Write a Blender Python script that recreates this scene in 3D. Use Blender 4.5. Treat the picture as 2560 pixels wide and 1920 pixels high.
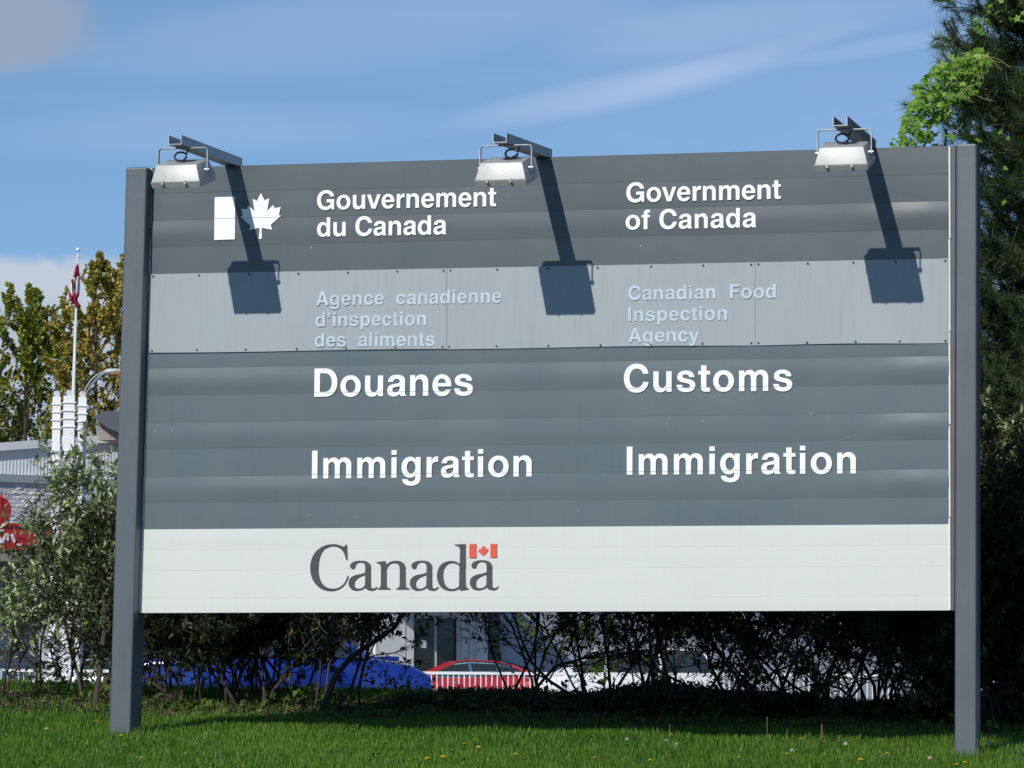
import bpy, bmesh, math, random
import numpy as np
from mathutils import Vector, Matrix
random.seed(7); rng = np.random.default_rng(11)
S = bpy.context.scene; COL = S.collection
for o in list(bpy.data.objects): bpy.data.objects.remove(o)

# ------------------------------------------------------------------ camera
FPX, YAW, PIT, ROL = 9006.4, .2409, .0765, .0062
CAM = np.array([9.0622, -25.439, .5787])
FW = np.array([-math.sin(YAW)*math.cos(PIT), math.cos(YAW)*math.cos(PIT), math.sin(PIT)])
_rt = np.array([math.cos(YAW), math.sin(YAW), 0]); _up = np.cross(_rt, FW)
RT = math.cos(ROL)*_rt+math.sin(ROL)*_up; UP = -math.sin(ROL)*_rt+math.cos(ROL)*_up
cd = bpy.data.cameras.new('camera'); cam = bpy.data.objects.new('camera', cd); COL.objects.link(cam)
cd.sensor_width = 36; cd.lens = FPX/2560*36; cd.clip_start = .5; cd.clip_end = 6000
cam.matrix_world = Matrix(((RT[0], UP[0], -FW[0], CAM[0]), (RT[1], UP[1], -FW[1], CAM[1]), (RT[2], UP[2], -FW[2], CAM[2]), (0, 0, 0, 1)))
S.camera = cam
# ------------------------------------------------------------------ sun and sky
SUN = Vector((-.17, -1, .63)).normalized()            # towards the sun
sl = bpy.data.lights.new('sun', 'SUN'); sl.energy = 3.7; sl.angle = math.radians(.53); sl.color = (1, .955, .88)
so = bpy.data.objects.new('sun', sl); COL.objects.link(so); so.rotation_euler = (-SUN).to_track_quat('-Z', 'Y').to_euler()
W = bpy.data.worlds.new('World'); S.world = W; W.use_nodes = True
nt = W.node_tree; nt.nodes.clear()
def N(t, typ, **k):
    n = t.nodes.new(typ)
    for a, b in k.items():
        if a.startswith('i_'):
            n.inputs[int(a[2:])].default_value = b
        else: setattr(n, a, b)
    return n
def Lk(t, a, b): t.links.new(a, b)
tc = N(nt, 'ShaderNodeTexCoord')
mp = N(nt, 'ShaderNodeMapping'); mp.inputs['Location'].default_value = (0, 0, .10)
Lk(nt, tc.outputs['Generated'], mp.inputs[0])
sky = N(nt, 'ShaderNodeTexSky', sky_type='NISHITA', sun_disc=False)
sky.sun_elevation = math.asin(SUN.z); sky.sun_rotation = math.atan2(SUN.x, SUN.y)
sky.altitude = 300; sky.air_density = 1.0; sky.dust_density = .1; sky.ozone_density = 2.5
Lk(nt, mp.outputs[0], sky.inputs[0])
hs = N(nt, 'ShaderNodeMix', data_type='RGBA', blend_type='MULTIPLY'); hs.inputs[0].default_value = 1
Lk(nt, sky.outputs[0], hs.inputs[6]); hs.inputs[7].default_value = (.84, .98, 1.06, 1)
def cloud(loc, scale, nscale, lo, hi, detail=5, rough=.55, seed=0.0, dist=0.0):
    m = N(nt, 'ShaderNodeMapping'); m.inputs['Location'].default_value = loc; m.inputs['Scale'].default_value = scale
    Lk(nt, tc.outputs['Generated'], m.inputs[0])
    n = N(nt, 'ShaderNodeTexNoise', noise_dimensions='4D'); n.inputs['W'].default_value = seed
    n.inputs['Scale'].default_value = nscale; n.inputs['Detail'].default_value = detail; n.inputs['Roughness'].default_value = rough
    n.inputs['Distortion'].default_value = dist
    Lk(nt, m.outputs[0], n.inputs['Vector'])
    r = N(nt, 'ShaderNodeMapRange', interpolation_type='SMOOTHSTEP'); r.inputs[1].default_value = lo; r.inputs[2].default_value = hi
    Lk(nt, n.outputs['Fac'], r.inputs[0]); return r.outputs[0]
def mulf(a, b):
    m = N(nt, 'ShaderNodeMath', operation='MULTIPLY')
    for i, v in enumerate((a, b)):
        if isinstance(v, (int, float)): m.inputs[i].default_value = v
        else: Lk(nt, v, m.inputs[i])
    return m.outputs[0]
def mixc(fac, a, col):
    m = N(nt, 'ShaderNodeMix', data_type='RGBA'); Lk(nt, fac, m.inputs[0]); Lk(nt, a, m.inputs[6]); m.inputs[7].default_value = (*col, 1)
    return m.outputs[2]
def pixdir(u, v):
    d = FW+(u-1280)/FPX*RT-(v-960)/FPX*UP; return d/np.linalg.norm(d)
def blob(u, v, ru, rv, soft=.5, rot=0.0, ns=55):
    # an elliptical bank of cloud around one direction of the sky, ragged by noise
    c = pixdir(u, v); a = math.atan2(c[1], c[0])
    ca, sa = math.cos(a), math.sin(a)
    def dot(vec, off):
        m = N(nt, 'ShaderNodeVectorMath', operation='DOT_PRODUCT'); Lk(nt, tc.outputs['Generated'], m.inputs[0]); m.inputs[1].default_value = vec
        s = N(nt, 'ShaderNodeMath', operation='SUBTRACT'); Lk(nt, m.outputs['Value'], s.inputs[0]); s.inputs[1].default_value = off
        return s.outputs[0]
    cr, sr = math.cos(rot), math.sin(rot); hx = np.array((sa, -ca, 0)); zx = np.array((0, 0, 1.)); e1 = cr*hx+sr*zx; e2 = -sr*hx+cr*zx
    h = mulf(dot(tuple(e1), float(e1@c)), FPX/ru); w = mulf(dot(tuple(e2), float(e2@c)), FPX/rv)
    n = N(nt, 'ShaderNodeTexNoise'); n.inputs['Scale'].default_value = ns; n.inputs['Detail'].default_value = 5
    Lk(nt, tc.outputs['Generated'], n.inputs['Vector'])
    q = N(nt, 'ShaderNodeMath', operation='ADD'); Lk(nt, mulf(h, h), q.inputs[0]); Lk(nt, mulf(w, w), q.inputs[1])
    q2 = N(nt, 'ShaderNodeMath', operation='ADD'); Lk(nt, q.outputs[0], q2.inputs[0]); Lk(nt, mulf(n.outputs['Fac'], 1.2), q2.inputs[1])
    r = N(nt, 'ShaderNodeMapRange', interpolation_type='SMOOTHSTEP'); r.inputs[1].default_value = 1.6+soft; r.inputs[2].default_value = 1.6-soft
    Lk(nt, q2.outputs[0], r.inputs[0])
    fr = N(nt, 'ShaderNodeVectorMath', operation='DOT_PRODUCT'); Lk(nt, tc.outputs['Generated'], fr.inputs[0]); fr.inputs[1].default_value = (float(c[0]), float(c[1]), 0)
    g = N(nt, 'ShaderNodeMath', operation='GREATER_THAN'); Lk(nt, fr.outputs['Value'], g.inputs[0]); g.inputs[1].default_value = 0
    return mulf(r.outputs[0], g.outputs[0])
col = hs.outputs[2]
# thin streaky cirrus all over the sky, then a few banks of cumulus
cir = cloud((0, 0, 0), (1.0, 1.0, 3.2), 5.0, .42, .76, 5, .5, 3.1, .6)
col = mixc(mulf(cir, .22), col, (4.6, 5.5, 7.9))
st = cloud((0, 0, 0), (1.0, 1.6, 22.0), 3.4, .52, .74, 3, .45, 7.7, .5)
col = mixc(mulf(st, .05), col, (6.0, 6.8, 8.8))
for (u_, v_, a_, b_, an_, f_) in ((1560, 225, 400, 40, .20, .24), (1800, 165, 330, 26, .26, .16), (2230, 110, 300, 22, .16, .16), (1900, 60, 500, 60, .12, .14), (900, 70, 600, 90, .1, .14), (500, 330, 500, 60, .05, .12)):
    col = mixc(mulf(blob(u_, v_, a_, b_, .95, an_, 26), f_), col, (6.2, 6.9, 8.9))
cum = cloud((0, 0, 0), (1, 1, 2.6), 5.0, .60, .72, 6, .55, 1.2)
low = N(nt, 'ShaderNodeSeparateXYZ'); Lk(nt, tc.outputs['Generated'], low.inputs[0])
lr = N(nt, 'ShaderNodeMapRange', interpolation_type='SMOOTHSTEP'); lr.inputs[1].default_value = .30; lr.inputs[2].default_value = .2
Lk(nt, low.outputs[2], lr.inputs[0])
col = mixc(mulf(blob(120, 870, 500, 225, .22), .9), col, (5.3, 5.9, 6.7))
col = mixc(mulf(blob(60, 920, 520, 150, .4), .6), col, (4.0, 4.6, 5.8))
col = mixc(mulf(blob(20, 70, 230, 95, .6), .72), col, (3.3, 3.8, 4.6))
bg = N(nt, 'ShaderNodeBackground'); bg.inputs[1].default_value = .104; Lk(nt, col, bg.inputs[0])
wo = N(nt, 'ShaderNodeOutputWorld'); Lk(nt, bg.outputs[0], wo.inputs[0])
S.render.engine = 'CYCLES'
S.view_settings.view_transform = 'Standard'; S.view_settings.look = 'None'; S.view_settings.exposure = 0; S.view_settings.gamma = 1
S.cycles.max_bounces = 6; S.cycles.transparent_max_bounces = 8

# ------------------------------------------------------------------ geometry helpers
def ray(u, v): return FW+(u-1280)/FPX*RT-(v-960)/FPX*UP
def PY(u, v, y=0.0):                       # where the sight line of a photo point meets the plane y = const
    d = ray(u, v); return Vector(CAM+d*(y-CAM[1])/d[1])
def PD(u, v, depth): return Vector(CAM+ray(u, v)*depth)
def sm(a, b, x):
    t = np.clip((x-a)/(b-a), 0, 1); return t*t*(3-2*t)
def gz(x, y):
    x = np.asarray(x, float); y = np.asarray(y, float)
    b = -.012-.0136*np.clip(x, -12, 14)
    front = .0385*np.maximum(y, -30)*(y < 0)
    back = .052*np.clip(y, 0, 5.2)*(y >= 0)
    h = b+front+back+.012*np.sin(x*2.1+y*1.3)*np.exp(-np.abs(y)/12)+.008*np.sin(x*5.3-y*3.7)*(np.abs(y) > .6)*(np.abs(y) < 8)
    t = sm(6.0, 15, y); h = h*(1-t)+(-.88)*t
    t = sm(-24, -40, y); return h*(1-t)+(-1.1)*t
def GP(u, v):                               # sight line to the ground
    d = ray(u, v); t = 20.0
    while t < 45:
        p = CAM+d*t
        if p[2] <= gz(p[0], p[1]): break
        t += .02
    return Vector(p)
def tag(o, label=None, cat=None, group=None, kind=None):
    if label: o['label'] = label
    if cat: o['category'] = cat
    if group: o['group'] = group
    if kind: o['kind'] = kind
    return o
def link(name, me, mat=None, parent=None):
    o = bpy.data.objects.new(name, me); COL.objects.link(o)
    if mat is not None and me is not None and not me.materials: me.materials.append(mat)
    if parent: o.parent = parent
    return o
def empty(name, loc=(0, 0, 0)):
    o = bpy.data.objects.new(name, None); COL.objects.link(o); o.location = loc; o.empty_display_size = .2; return o
def np_mesh(name, V, F, tint=None, smooth=False):
    V = np.asarray(V, np.float32); F = np.asarray(F, np.int32); k = F.shape[1]
    me = bpy.data.meshes.new(name); me.vertices.add(len(V)); me.vertices.foreach_set('co', V.ravel())
    me.loops.add(F.size); me.loops.foreach_set('vertex_index', F.ravel())
    me.polygons.add(len(F)); me.polygons.foreach_set('loop_start', np.arange(0, F.size, k, dtype=np.int32))
    me.update(calc_edges=True)
    if tint is not None:
        a = me.attributes.new('tint', 'FLOAT', 'POINT'); a.data.foreach_set('value', np.asarray(tint, np.float32))
    if smooth: me.polygons.foreach_set('use_smooth', np.ones(len(F), bool))
    return me
class MB:
    def __init__(s): s.v = []; s.f = []
    def add(s, vs, fs):
        b = len(s.v); s.v += [tuple(v) for v in vs]; s.f += [tuple(i+b for i in f) for f in fs]; return s
    def box(s, a, b):
        x0, y0, z0 = a; x1, y1, z1 = b
        return s.hexa([(x0, y0, z0), (x1, y0, z0), (x1, y1, z0), (x0, y1, z0), (x0, y0, z1), (x1, y0, z1), (x1, y1, z1), (x0, y1, z1)])
    def hexa(s, p): return s.add(p, [(0, 3, 2, 1), (4, 5, 6, 7), (0, 1, 5, 4), (1, 2, 6, 5), (2, 3, 7, 6), (3, 0, 4, 7)])
    def obox(s, c, ax, ay, az):            # oriented box: centre and three half vectors
        c, ax, ay, az = map(Vector, (c, ax, ay, az))
        return s.hexa([c-ax-ay-az, c+ax-ay-az, c+ax+ay-az, c-ax+ay-az, c-ax-ay+az, c+ax-ay+az, c+ax+ay+az, c-ax+ay+az])
    def tube(s, pts, r, n=8, cap=True):
        pts = [Vector(p) for p in pts]; rs = r if isinstance(r, (list, tuple)) else [r]*len(pts)
        b = len(s.v); ref = None
        for i, p in enumerate(pts):
            t = (pts[min(i+1, len(pts)-1)]-pts[max(i-1, 0)]).normalized()
            if ref is None: ref = t.orthogonal().normalized()
            ref = (ref-t*ref.dot(t)).normalized(); q = t.cross(ref)
            for k in range(n):
                a = 2*math.pi*k/n; s.v.append(tuple(p+(ref*math.cos(a)+q*math.sin(a))*rs[i]))
        for i in range(len(pts)-1):
            for k in range(n):
                s.f.append((b+i*n+k, b+i*n+(k+1) % n, b+(i+1)*n+(k+1) % n, b+(i+1)*n+k))
        if cap:
            s.f.append(tuple(b+k for k in range(n))[::-1]); s.f.append(tuple(b+(len(pts)-1)*n+k for k in range(n)))
        return s
    def disc(s, c, nrm, r, th, n=24):
        c = Vector(c); nrm = Vector(nrm).normalized(); return s.tube([c-nrm*th/2, c+nrm*th/2], r, n)
    def build(s, name, mat=None, parent=None, smooth=False, bev=0):
        me = bpy.data.meshes.new(name); me.from_pydata(s.v, [], s.f); me.update()
        bm = bmesh.new(); bm.from_mesh(me); bmesh.ops.recalc_face_normals(bm, faces=bm.faces)
        if bev: bmesh.ops.bevel(bm, geom=[e for e in bm.edges if len(e.link_faces) == 2 and e.calc_face_angle(0) > .5], offset=bev, segments=3, affect='EDGES', profile=.5)
        bm.to_mesh(me); bm.free()
        if smooth:
            for p in me.polygons: p.use_smooth = True
            me.set_sharp_from_angle(angle=math.radians(38))
        return link(name, me, mat, parent)

# ------------------------------------------------------------------ materials
def mat(name, col, rough=.6, metal=0, spec=.5, coat=0, var=0, vscale=3, bump=0, bscale=40, col2=None, vlo=.35, vhi=.65, coords='Object', stretch=(1, 1, 1)):
    m = bpy.data.materials.new(name); m.use_nodes = True; t = m.node_tree; b = t.nodes['Principled BSDF']
    b.inputs['Base Color'].default_value = (*col, 1); b.inputs['Roughness'].default_value = rough; b.inputs['Metallic'].default_value = metal
    b.inputs['Specular IOR Level'].default_value = spec; b.inputs['Coat Weight'].default_value = coat
    tcn = N(t, 'ShaderNodeTexCoord'); mpn = N(t, 'ShaderNodeMapping'); mpn.inputs['Scale'].default_value = stretch
    Lk(t, tcn.outputs[coords], mpn.inputs[0])
    if var or col2:
        n = N(t, 'ShaderNodeTexNoise'); n.inputs['Scale'].default_value = vscale; n.inputs['Detail'].default_value = 6; n.inputs['Roughness'].default_value = .6
        Lk(t, mpn.outputs[0], n.inputs['Vector'])
        r = N(t, 'ShaderNodeMapRange'); r.inputs[1].default_value = vlo; r.inputs[2].default_value = vhi; Lk(t, n.outputs['Fac'], r.inputs[0])
        x = N(t, 'ShaderNodeMix', data_type='RGBA'); Lk(t, r.outputs[0], x.inputs[0])
        c2 = col2 or tuple(c*(1-var) for c in col)
        x.inputs[6].default_value = (*c2, 1); x.inputs[7].default_value = (*col, 1); Lk(t, x.outputs[2], b.inputs['Base Color'])
    if bump:
        n = N(t, 'ShaderNodeTexNoise'); n.inputs['Scale'].default_value = bscale; n.inputs['Detail'].default_value = 4
        Lk(t, mpn.outputs[0], n.inputs['Vector'])
        bp = N(t, 'ShaderNodeBump'); bp.inputs['Strength'].default_value = bump; bp.inputs['Distance'].default_value = .01
        Lk(t, n.outputs['Fac'], bp.inputs['Height']); Lk(t, bp.outputs[0], b.inputs['Normal'])
    return m
def leafmat(name, cols, rough=.55, trans=.3, spec=.35):
    m = bpy.data.materials.new(name); m.use_nodes = True; t = m.node_tree; b = t.nodes['Principled BSDF']
    at = N(t, 'ShaderNodeAttribute', attribute_name='tint'); rp = N(t, 'ShaderNodeValToRGB')
    while len(rp.color_ramp.elements) < len(cols): rp.color_ramp.elements.new(.5)
    for i, c in enumerate(cols):
        e = rp.color_ramp.elements[i]; e.position = i/(len(cols)-1); e.color = (*c, 1)
    Lk(t, at.outputs['Fac'], rp.inputs[0]); Lk(t, rp.outputs[0], b.inputs['Base Color'])
    b.inputs['Roughness'].default_value = rough; b.inputs['Specular IOR Level'].default_value = spec
    if trans:
        tr = N(t, 'ShaderNodeBsdfTranslucent'); Lk(t, rp.outputs[0], tr.inputs[0])
        mx = N(t, 'ShaderNodeMixShader'); mx.inputs[0].default_value = trans
        Lk(t, b.outputs[0], mx.inputs[1]); Lk(t, tr.outputs[0], mx.inputs[2]); Lk(t, mx.outputs[0], t.nodes['Material Output'].inputs[0])
    return m
def slatmat(name, col, rough, stain, specks=True):
    m = mat(name, col, rough, spec=.45, coat=.0)
    t = m.node_tree; b = t.nodes['Principled BSDF']
    tcn = N(t, 'ShaderNodeTexCoord')
    def noise(scale, stretch, det=5):
        mm = N(t, 'ShaderNodeMapping'); mm.inputs['Scale'].default_value = stretch; Lk(t, tcn.outputs['Object'], mm.inputs[0])
        n = N(t, 'ShaderNodeTexNoise'); n.inputs['Scale'].default_value = scale; n.inputs['Detail'].default_value = det; Lk(t, mm.outputs[0], n.inputs['Vector']); return n.outputs['Fac']
    def rng_(x, a, c, lo=0., hi=1.):
        r = N(t, 'ShaderNodeMapRange'); r.inputs[1].default_value = a; r.inputs[2].default_value = c; r.inputs[3].default_value = lo; r.inputs[4].default_value = hi; Lk(t, x, r.inputs[0]); return r.outputs[0]
    x = N(t, 'ShaderNodeMix', data_type='RGBA', blend_type='MIX'); Lk(t, rng_(noise(1.3, (1, 1, .6)), .35, .7, 0, .6*stain*4), x.inputs[0])
    x.inputs[6].default_value = (*col, 1); x.inputs[7].default_value = (*[c*1.14+.004 for c in col], 1)
    y = N(t, 'ShaderNodeMix', data_type='RGBA', blend_type='MULTIPLY'); Lk(t, rng_(noise(9, (3, 1, .25), 4), .5, .78, 0, stain*2.2), y.inputs[0])
    Lk(t, x.outputs[2], y.inputs[6]); y.inputs[7].default_value = (.78, .78, .76, 1); out = y.outputs[2]
    if specks:
        vo = N(t, 'ShaderNodeTexVoronoi'); vo.inputs['Scale'].default_value = 9; Lk(t, tcn.outputs['Object'], vo.inputs['Vector'])
        z = N(t, 'ShaderNodeMix', data_type='RGBA'); pr = N(t, 'ShaderNodeMath', operation='MULTIPLY'); Lk(t, rng_(vo.outputs['Distance'], .042, .03), pr.inputs[0]); Lk(t, rng_(noise(1.1, (1, 1, 1.4), 3), .5, .62), pr.inputs[1]); Lk(t, pr.outputs[0], z.inputs[0]); Lk(t, out, z.inputs[6]); z.inputs[7].default_value = (.6, .62, .62, 1); out = z.outputs[2]
    Lk(t, out, b.inputs['Base Color'])
    Lk(t, rng_(noise(2.2, (1, 1, 1)), .3, .7, rough-.05, rough+.08), b.inputs['Roughness'])
    return m
M = {}
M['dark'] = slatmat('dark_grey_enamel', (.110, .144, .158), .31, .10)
M['light'] = slatmat('light_grey_enamel', (.300, .345, .362), .45, .2, True)
M['white'] = slatmat('white_enamel', (.62, .648, .615), .5, .06, False)
M['post'] = mat('post_paint', (.094, .119, .138), .42, col2=(.078, .098, .114), vscale=5, bump=.10, bscale=45, stretch=(1, 1, .35))
M['trim'] = mat('anodised_trim', (.098, .104, .110), .5, metal=.1, var=.2)
M['edge'] = mat('bare_edge', (.85, .85, .80), .5, var=.15)
M['letter'] = mat('white_vinyl', (.88, .885, .885), .5, var=.04, vscale=8)
M['oldletter'] = mat('faded_raised_letter', (.53, .62, .70), .35, var=.16, vscale=9)
M['ink'] = mat('charcoal_vinyl', (.052, .056, .062), .5, var=.15)
M['redv'] = mat('red_vinyl', (.72, .085, .04), .5, var=.05)
M['screw'] = mat('rusty_screw', (.05, .032, .022), .7)
M['galv'] = mat('galvanised_steel', (.36, .37, .38), .42, metal=.75, var=.25, vscale=14, bump=.05)
M['alu'] = mat('weathered_aluminium', (.45, .46, .45), .5, metal=.2, var=.16, vscale=9, bump=.08, bscale=30)
M['cable'] = mat('black_cable', (.012, .012, .014), .45)
M['glassd'] = mat('lamp_glass', (.05, .06, .06), .1)
M['grass'] = leafmat('grass_blade', [(.045, .12, .010), (.095, .23, .018), (.165, .32, .028), (.38, .40, .10)], .5, .40)
M['soil'] = mat('soil', (.045, .036, .022), .95, col2=(.018, .026, .010), vscale=6, bump=.6, bscale=25)
M['turf'] = mat('turf_soil', (.02, .05, .01), .95, col2=(.016, .016, .008), vscale=7, bump=.5, bscale=60)
M['silver'] = leafmat('silvery_leaf', [(.06, .11, .03), (.17, .24, .085), (.33, .40, .20), (.58, .64, .42)], .42, .18, .5)
M['weed'] = leafmat('weed_leaf', [(.03, .07, .012), (.06, .13, .02), (.13, .19, .03)], .5, .3)
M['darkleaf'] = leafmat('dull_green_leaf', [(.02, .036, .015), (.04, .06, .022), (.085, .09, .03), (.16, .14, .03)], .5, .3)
M['redleaf'] = leafmat('autumn_red_leaf', [(.06, .015, .01), (.13, .025, .015), (.12, .09, .02)], .5, .3)
M['poplar'] = leafmat('autumn_poplar_leaf', [(.08, .12, .03), (.28, .29, .06), (.50, .40, .08), (.70, .52, .13)], .5, .3)
M['poplarg'] = leafmat('green_poplar_leaf', [(.06, .13, .025), (.19, .27, .04), (.40, .40, .06), (.58, .46, .08)], .5, .3)
M['needle'] = leafmat('pine_needle', [(.014, .034, .010), (.030, .066, .018), (.06, .105, .03), (.12, .13, .045)], .42, .08, .45)
M['vine'] = leafmat('vine_leaf', [(.11, .24, .025), (.20, .39, .045), (.32, .50, .09)], .45, .42)
M['bark'] = mat('bark', (.075, .058, .045), .9, var=.5, vscale=30, bump=.5)
M['twig'] = mat('twig_bark', (.085, .065, .05), .8, var=.4, vscale=20)
M['litter'] = leafmat('leaf_litter', [(.03, .02, .012), (.08, .05, .03), (.16, .11, .07), (.26, .20, .14)], .8, .1)
M['yellow'] = mat('dandelion_petal', (.75, .52, .02), .6)
M['seed'] = mat('seed_fluff', (.52, .52, .46), .9)
M['stem'] = mat('flower_stem', (.10, .10, .035), .7)
M['dry'] = mat('dry_stalk', (.16, .13, .08), .8)

# ------------------------------------------------------------------ ground
xs = np.concatenate([[-3000, -900, -300, -120, -60, -35, -22, -16], np.arange(-12, 18, .25), [20, 26, 40, 70, 150, 400, 1000, 3000]])
ys = np.concatenate([[-3000, -500, -120, -60], np.arange(-44, -8, 2), np.arange(-8, 16, .25), [17, 20, 30, 60, 120, 300, 900, 4500]])
X, Y = np.meshgrid(xs, ys); Z = gz(X, Y)
nx, ny = len(xs), len(ys); idx = np.arange(nx*ny).reshape(ny, nx)
F = np.stack([idx[:-1, :-1], idx[:-1, 1:], idx[1:, 1:], idx[1:, :-1]], -1).reshape(-1, 4)
ground = link('ground', np_mesh('ground', np.stack([X, Y, Z], -1).reshape(-1, 3), F, smooth=True), M['turf']); tag(ground, kind='structure')
ms = M['turf'].node_tree                                      # bare soil beneath the shrubs
def smooth_range(t, src, a, b):
    r = N(t, 'ShaderNodeMapRange', interpolation_type='SMOOTHSTEP'); r.inputs[1].default_value = a; r.inputs[2].default_value = b; Lk(t, src, r.inputs[0]); return r.outputs[0]
lotm = mat('asphalt', (.06, .06, .062), .9, var=.25, vscale=2, bump=.3, bscale=80)
lot = MB().add([(-140, 17, -.872), (90, 17, -.872), (90, 160, -.872), (-140, 160, -.872)], [(0, 1, 2, 3)]).build('parking_lot', lotm); tag(lot, kind='structure')

# ------------------------------------------------------------------ the sign
sign = empty('government_sign', (3.0, 0, 0))
tag(sign, 'large grey and white government billboard on two steel posts with three floodlights', 'sign')
def part(o, par=sign):
    o.parent = par; o.matrix_parent_inverse = Matrix.Translation(-Vector(par.location)); return o
vL = [420, 484, 551.4, 618.3, 686]; vR = [364.6, 435.0, 501.3, 572.2, 646.5]
LX = lambda v: np.interp(v, [420, 686, 885, 1323, 1532.5], [379.4, 375.2, 372.5, 358, 348.8])
RX = lambda v: np.interp(v, [364, 650, 858, 1310, 1526], [2371, 2372.6, 2373, 2373, 2372.6])
SEAMS = []
def slat(vl0, vr0, vl1, vr1, m, bow=.0006, blobs=(), name='slat', waver=.0016, dep=.03):
    """one extruded aluminium slat; its face is bowed a little, more so at the dents listed in blobs (t, width, gain)"""
    a0 = PY(LX(vl0), vl0); b0 = PY(RX(vr0), vr0); a1 = PY(LX(vl1), vl1); b1 = PY(RX(vr1), vr1)
    n = 60; g = .0005; V = []; Fc = []; K = 10
    ph = random.uniform(0, 6); ph2 = random.uniform(0, 6)
    for i in range(n+1):
        t = i/n; top = a0.lerp(b0, t); bot = a1.lerp(b1, t); h = top.z-bot.z
        B = bow*(1+.25*math.sin(ph+t*7))+sum(gn*math.exp(-((t-tc_)/wd)**2) for tc_, wd, gn in blobs)
        wav = .0012*math.sin(ph2+t*6)
        for k in range(K):
            f = (g+(h-2*g)*k/(K-1))/h
            if k == K-2: f = 1-.0034/h
            V.append((bot.x*(1-f)+top.x*f, -.003-B*math.sin(math.pi*f)**1.2+wav*(f-.5)+.0030*(1-f)+(.0032 if k == K-1 else 0), bot.z+h*f))
        V.append((top.x, dep, bot.z+h-g)); V.append((bot.x, dep, bot.z+g))
    q = K+2
    for i in range(n):
        for k in range(q): Fc.append((i*q+k, (i+1)*q+k, (i+1)*q+(k+1) % q, i*q+(k+1) % q))
    Fc += [tuple(range(q))[::-1], tuple(n*q+k for k in range(q))]
    SEAMS.append((a1.z, b1.z))
    o = MB().add(V, Fc).build(name, m, smooth=True); part(o); return o
bw = [.0005, .0008, .0034, .0005]
bb = [(), ((.97, .02, .001),), ((.955, .04, .0072), (.02, .06, .003)), ()]
M['dark_dim_sky'] = slatmat('dark_grey_enamel_dim_reflection', (.090, .112, .122), .33, .10)  # same enamel, colour darkened to imitate the weaker sky reflection on the upper slats
for i in range(4): slat(vL[i], vR[i], vL[i+1], vR[i+1], M['dark_dim_sky'], bw[i], bb[i])
for i in range(3):   # hidden slats behind the metal sheets
    slat(686+i*66.3, 646.5+i*70.5, 686+(i+1)*66.3, 646.5+(i+1)*70.5, M['dark'])
ml = [885, 920.6, 988.8, 1056.7, 1122.2, 1191.4, 1256.9, 1323.4]; mr = [858, 888.8, 959.7, 1030, 1098.6, 1171.5, 1243, 1310.5]
bw = [.0004, .0036, .0006, .0026, .0005, .0030, .0005]
bb = [(), ((.03, .05, .007), (.1, .03, .005), (.15, .02, .005), (.2, .05, .003), (.965, .045, .0078), (.62, .07, .0008)), (), ((.96, .04, .0072), (.1, .1, .002)), (), ((.96, .04, .0068), (.15, .12, .004)), ()]
for i in range(7): slat(ml[i], mr[i], ml[i+1], mr[i+1], M['dark'], bw[i], bb[i])
wl = [1323.4, 1375, 1427, 1496.2, 1532.5]; wr = [1310.5, 1362, 1415, 1489.5, 1526]
for i in range(4): slat(wl[i], wr[i], wl[i+1], wr[i+1], M['white'])
# three flat sheets screwed over the old line of text
us = [374.5, 1117.6, 1888, 2373]
lt = lambda u: np.interp(u, [375, 2373], [686, 646.5]); lb = lambda u: np.interp(u, [372, 2373], [882, 857])
for i in range(3):
    a, b = us[i]+(1.0 if i else 0), us[i+1]-(0 if i == 2 else .0)
    n = 10; V = []
    for k in range(n+1):
        u = a+(b-a)*k/n; sag = 1.2*math.sin(k/n*math.pi*2+i)
        t = PY(u, lt(u)); d = PY(u, lb(u)+sag)
        yy = -.0105-.0025*math.sin(k/n*9+i)
        V += [(t.x, yy, t.z), (d.x, yy-.001, d.z), (d.x, yy+.004, d.z), (t.x, yy+.004, t.z)]
    Fc = [(4*k+j, 4*k+4+j, 4*k+4+(j+1) % 4, 4*k+(j+1) % 4) for k in range(n) for j in range(4)]+[(3, 2, 1, 0), tuple(4*n+j for j in range(4))]
    o = MB().add(V, Fc).build('cover_sheet', M['light']); part(o)
scr = [(347/3.3185+280, 1), (727/3.3185+280, 1), (1550/3.3185+280, 1)]
tops = [384.5, 499, 624, 747, 871, 994.5, 1110, 1127.5, 1244, 1370, 1495, 1629, 1759, 1879, 1897, 2020, 2134, 2240, 2364]
bots = [381.5, 493.7, 615.8, 743, 866, 990.3, 1107.9, 1124.3, 1243, 1372, 1502, 1627, 1757, 1879, 1897, 2018, 2140, 2250, 2364]
sm_ = MB().disc((0, 0, 0), (0, 1, 0), .0072, .005, 8).build('screw', M['screw']); part(sm_)
first = True
for lst, f, dv in ((tops, lt, 5.2), (bots, lb, -5.2)):
    for u in lst:
        v = f(u)+dv; p = PY(u, v)
        o = sm_ if first else sm_.copy()
        if not first: COL.objects.link(o)
        first = False; o.location = Vector((p.x, -.0165, p.z))
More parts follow.
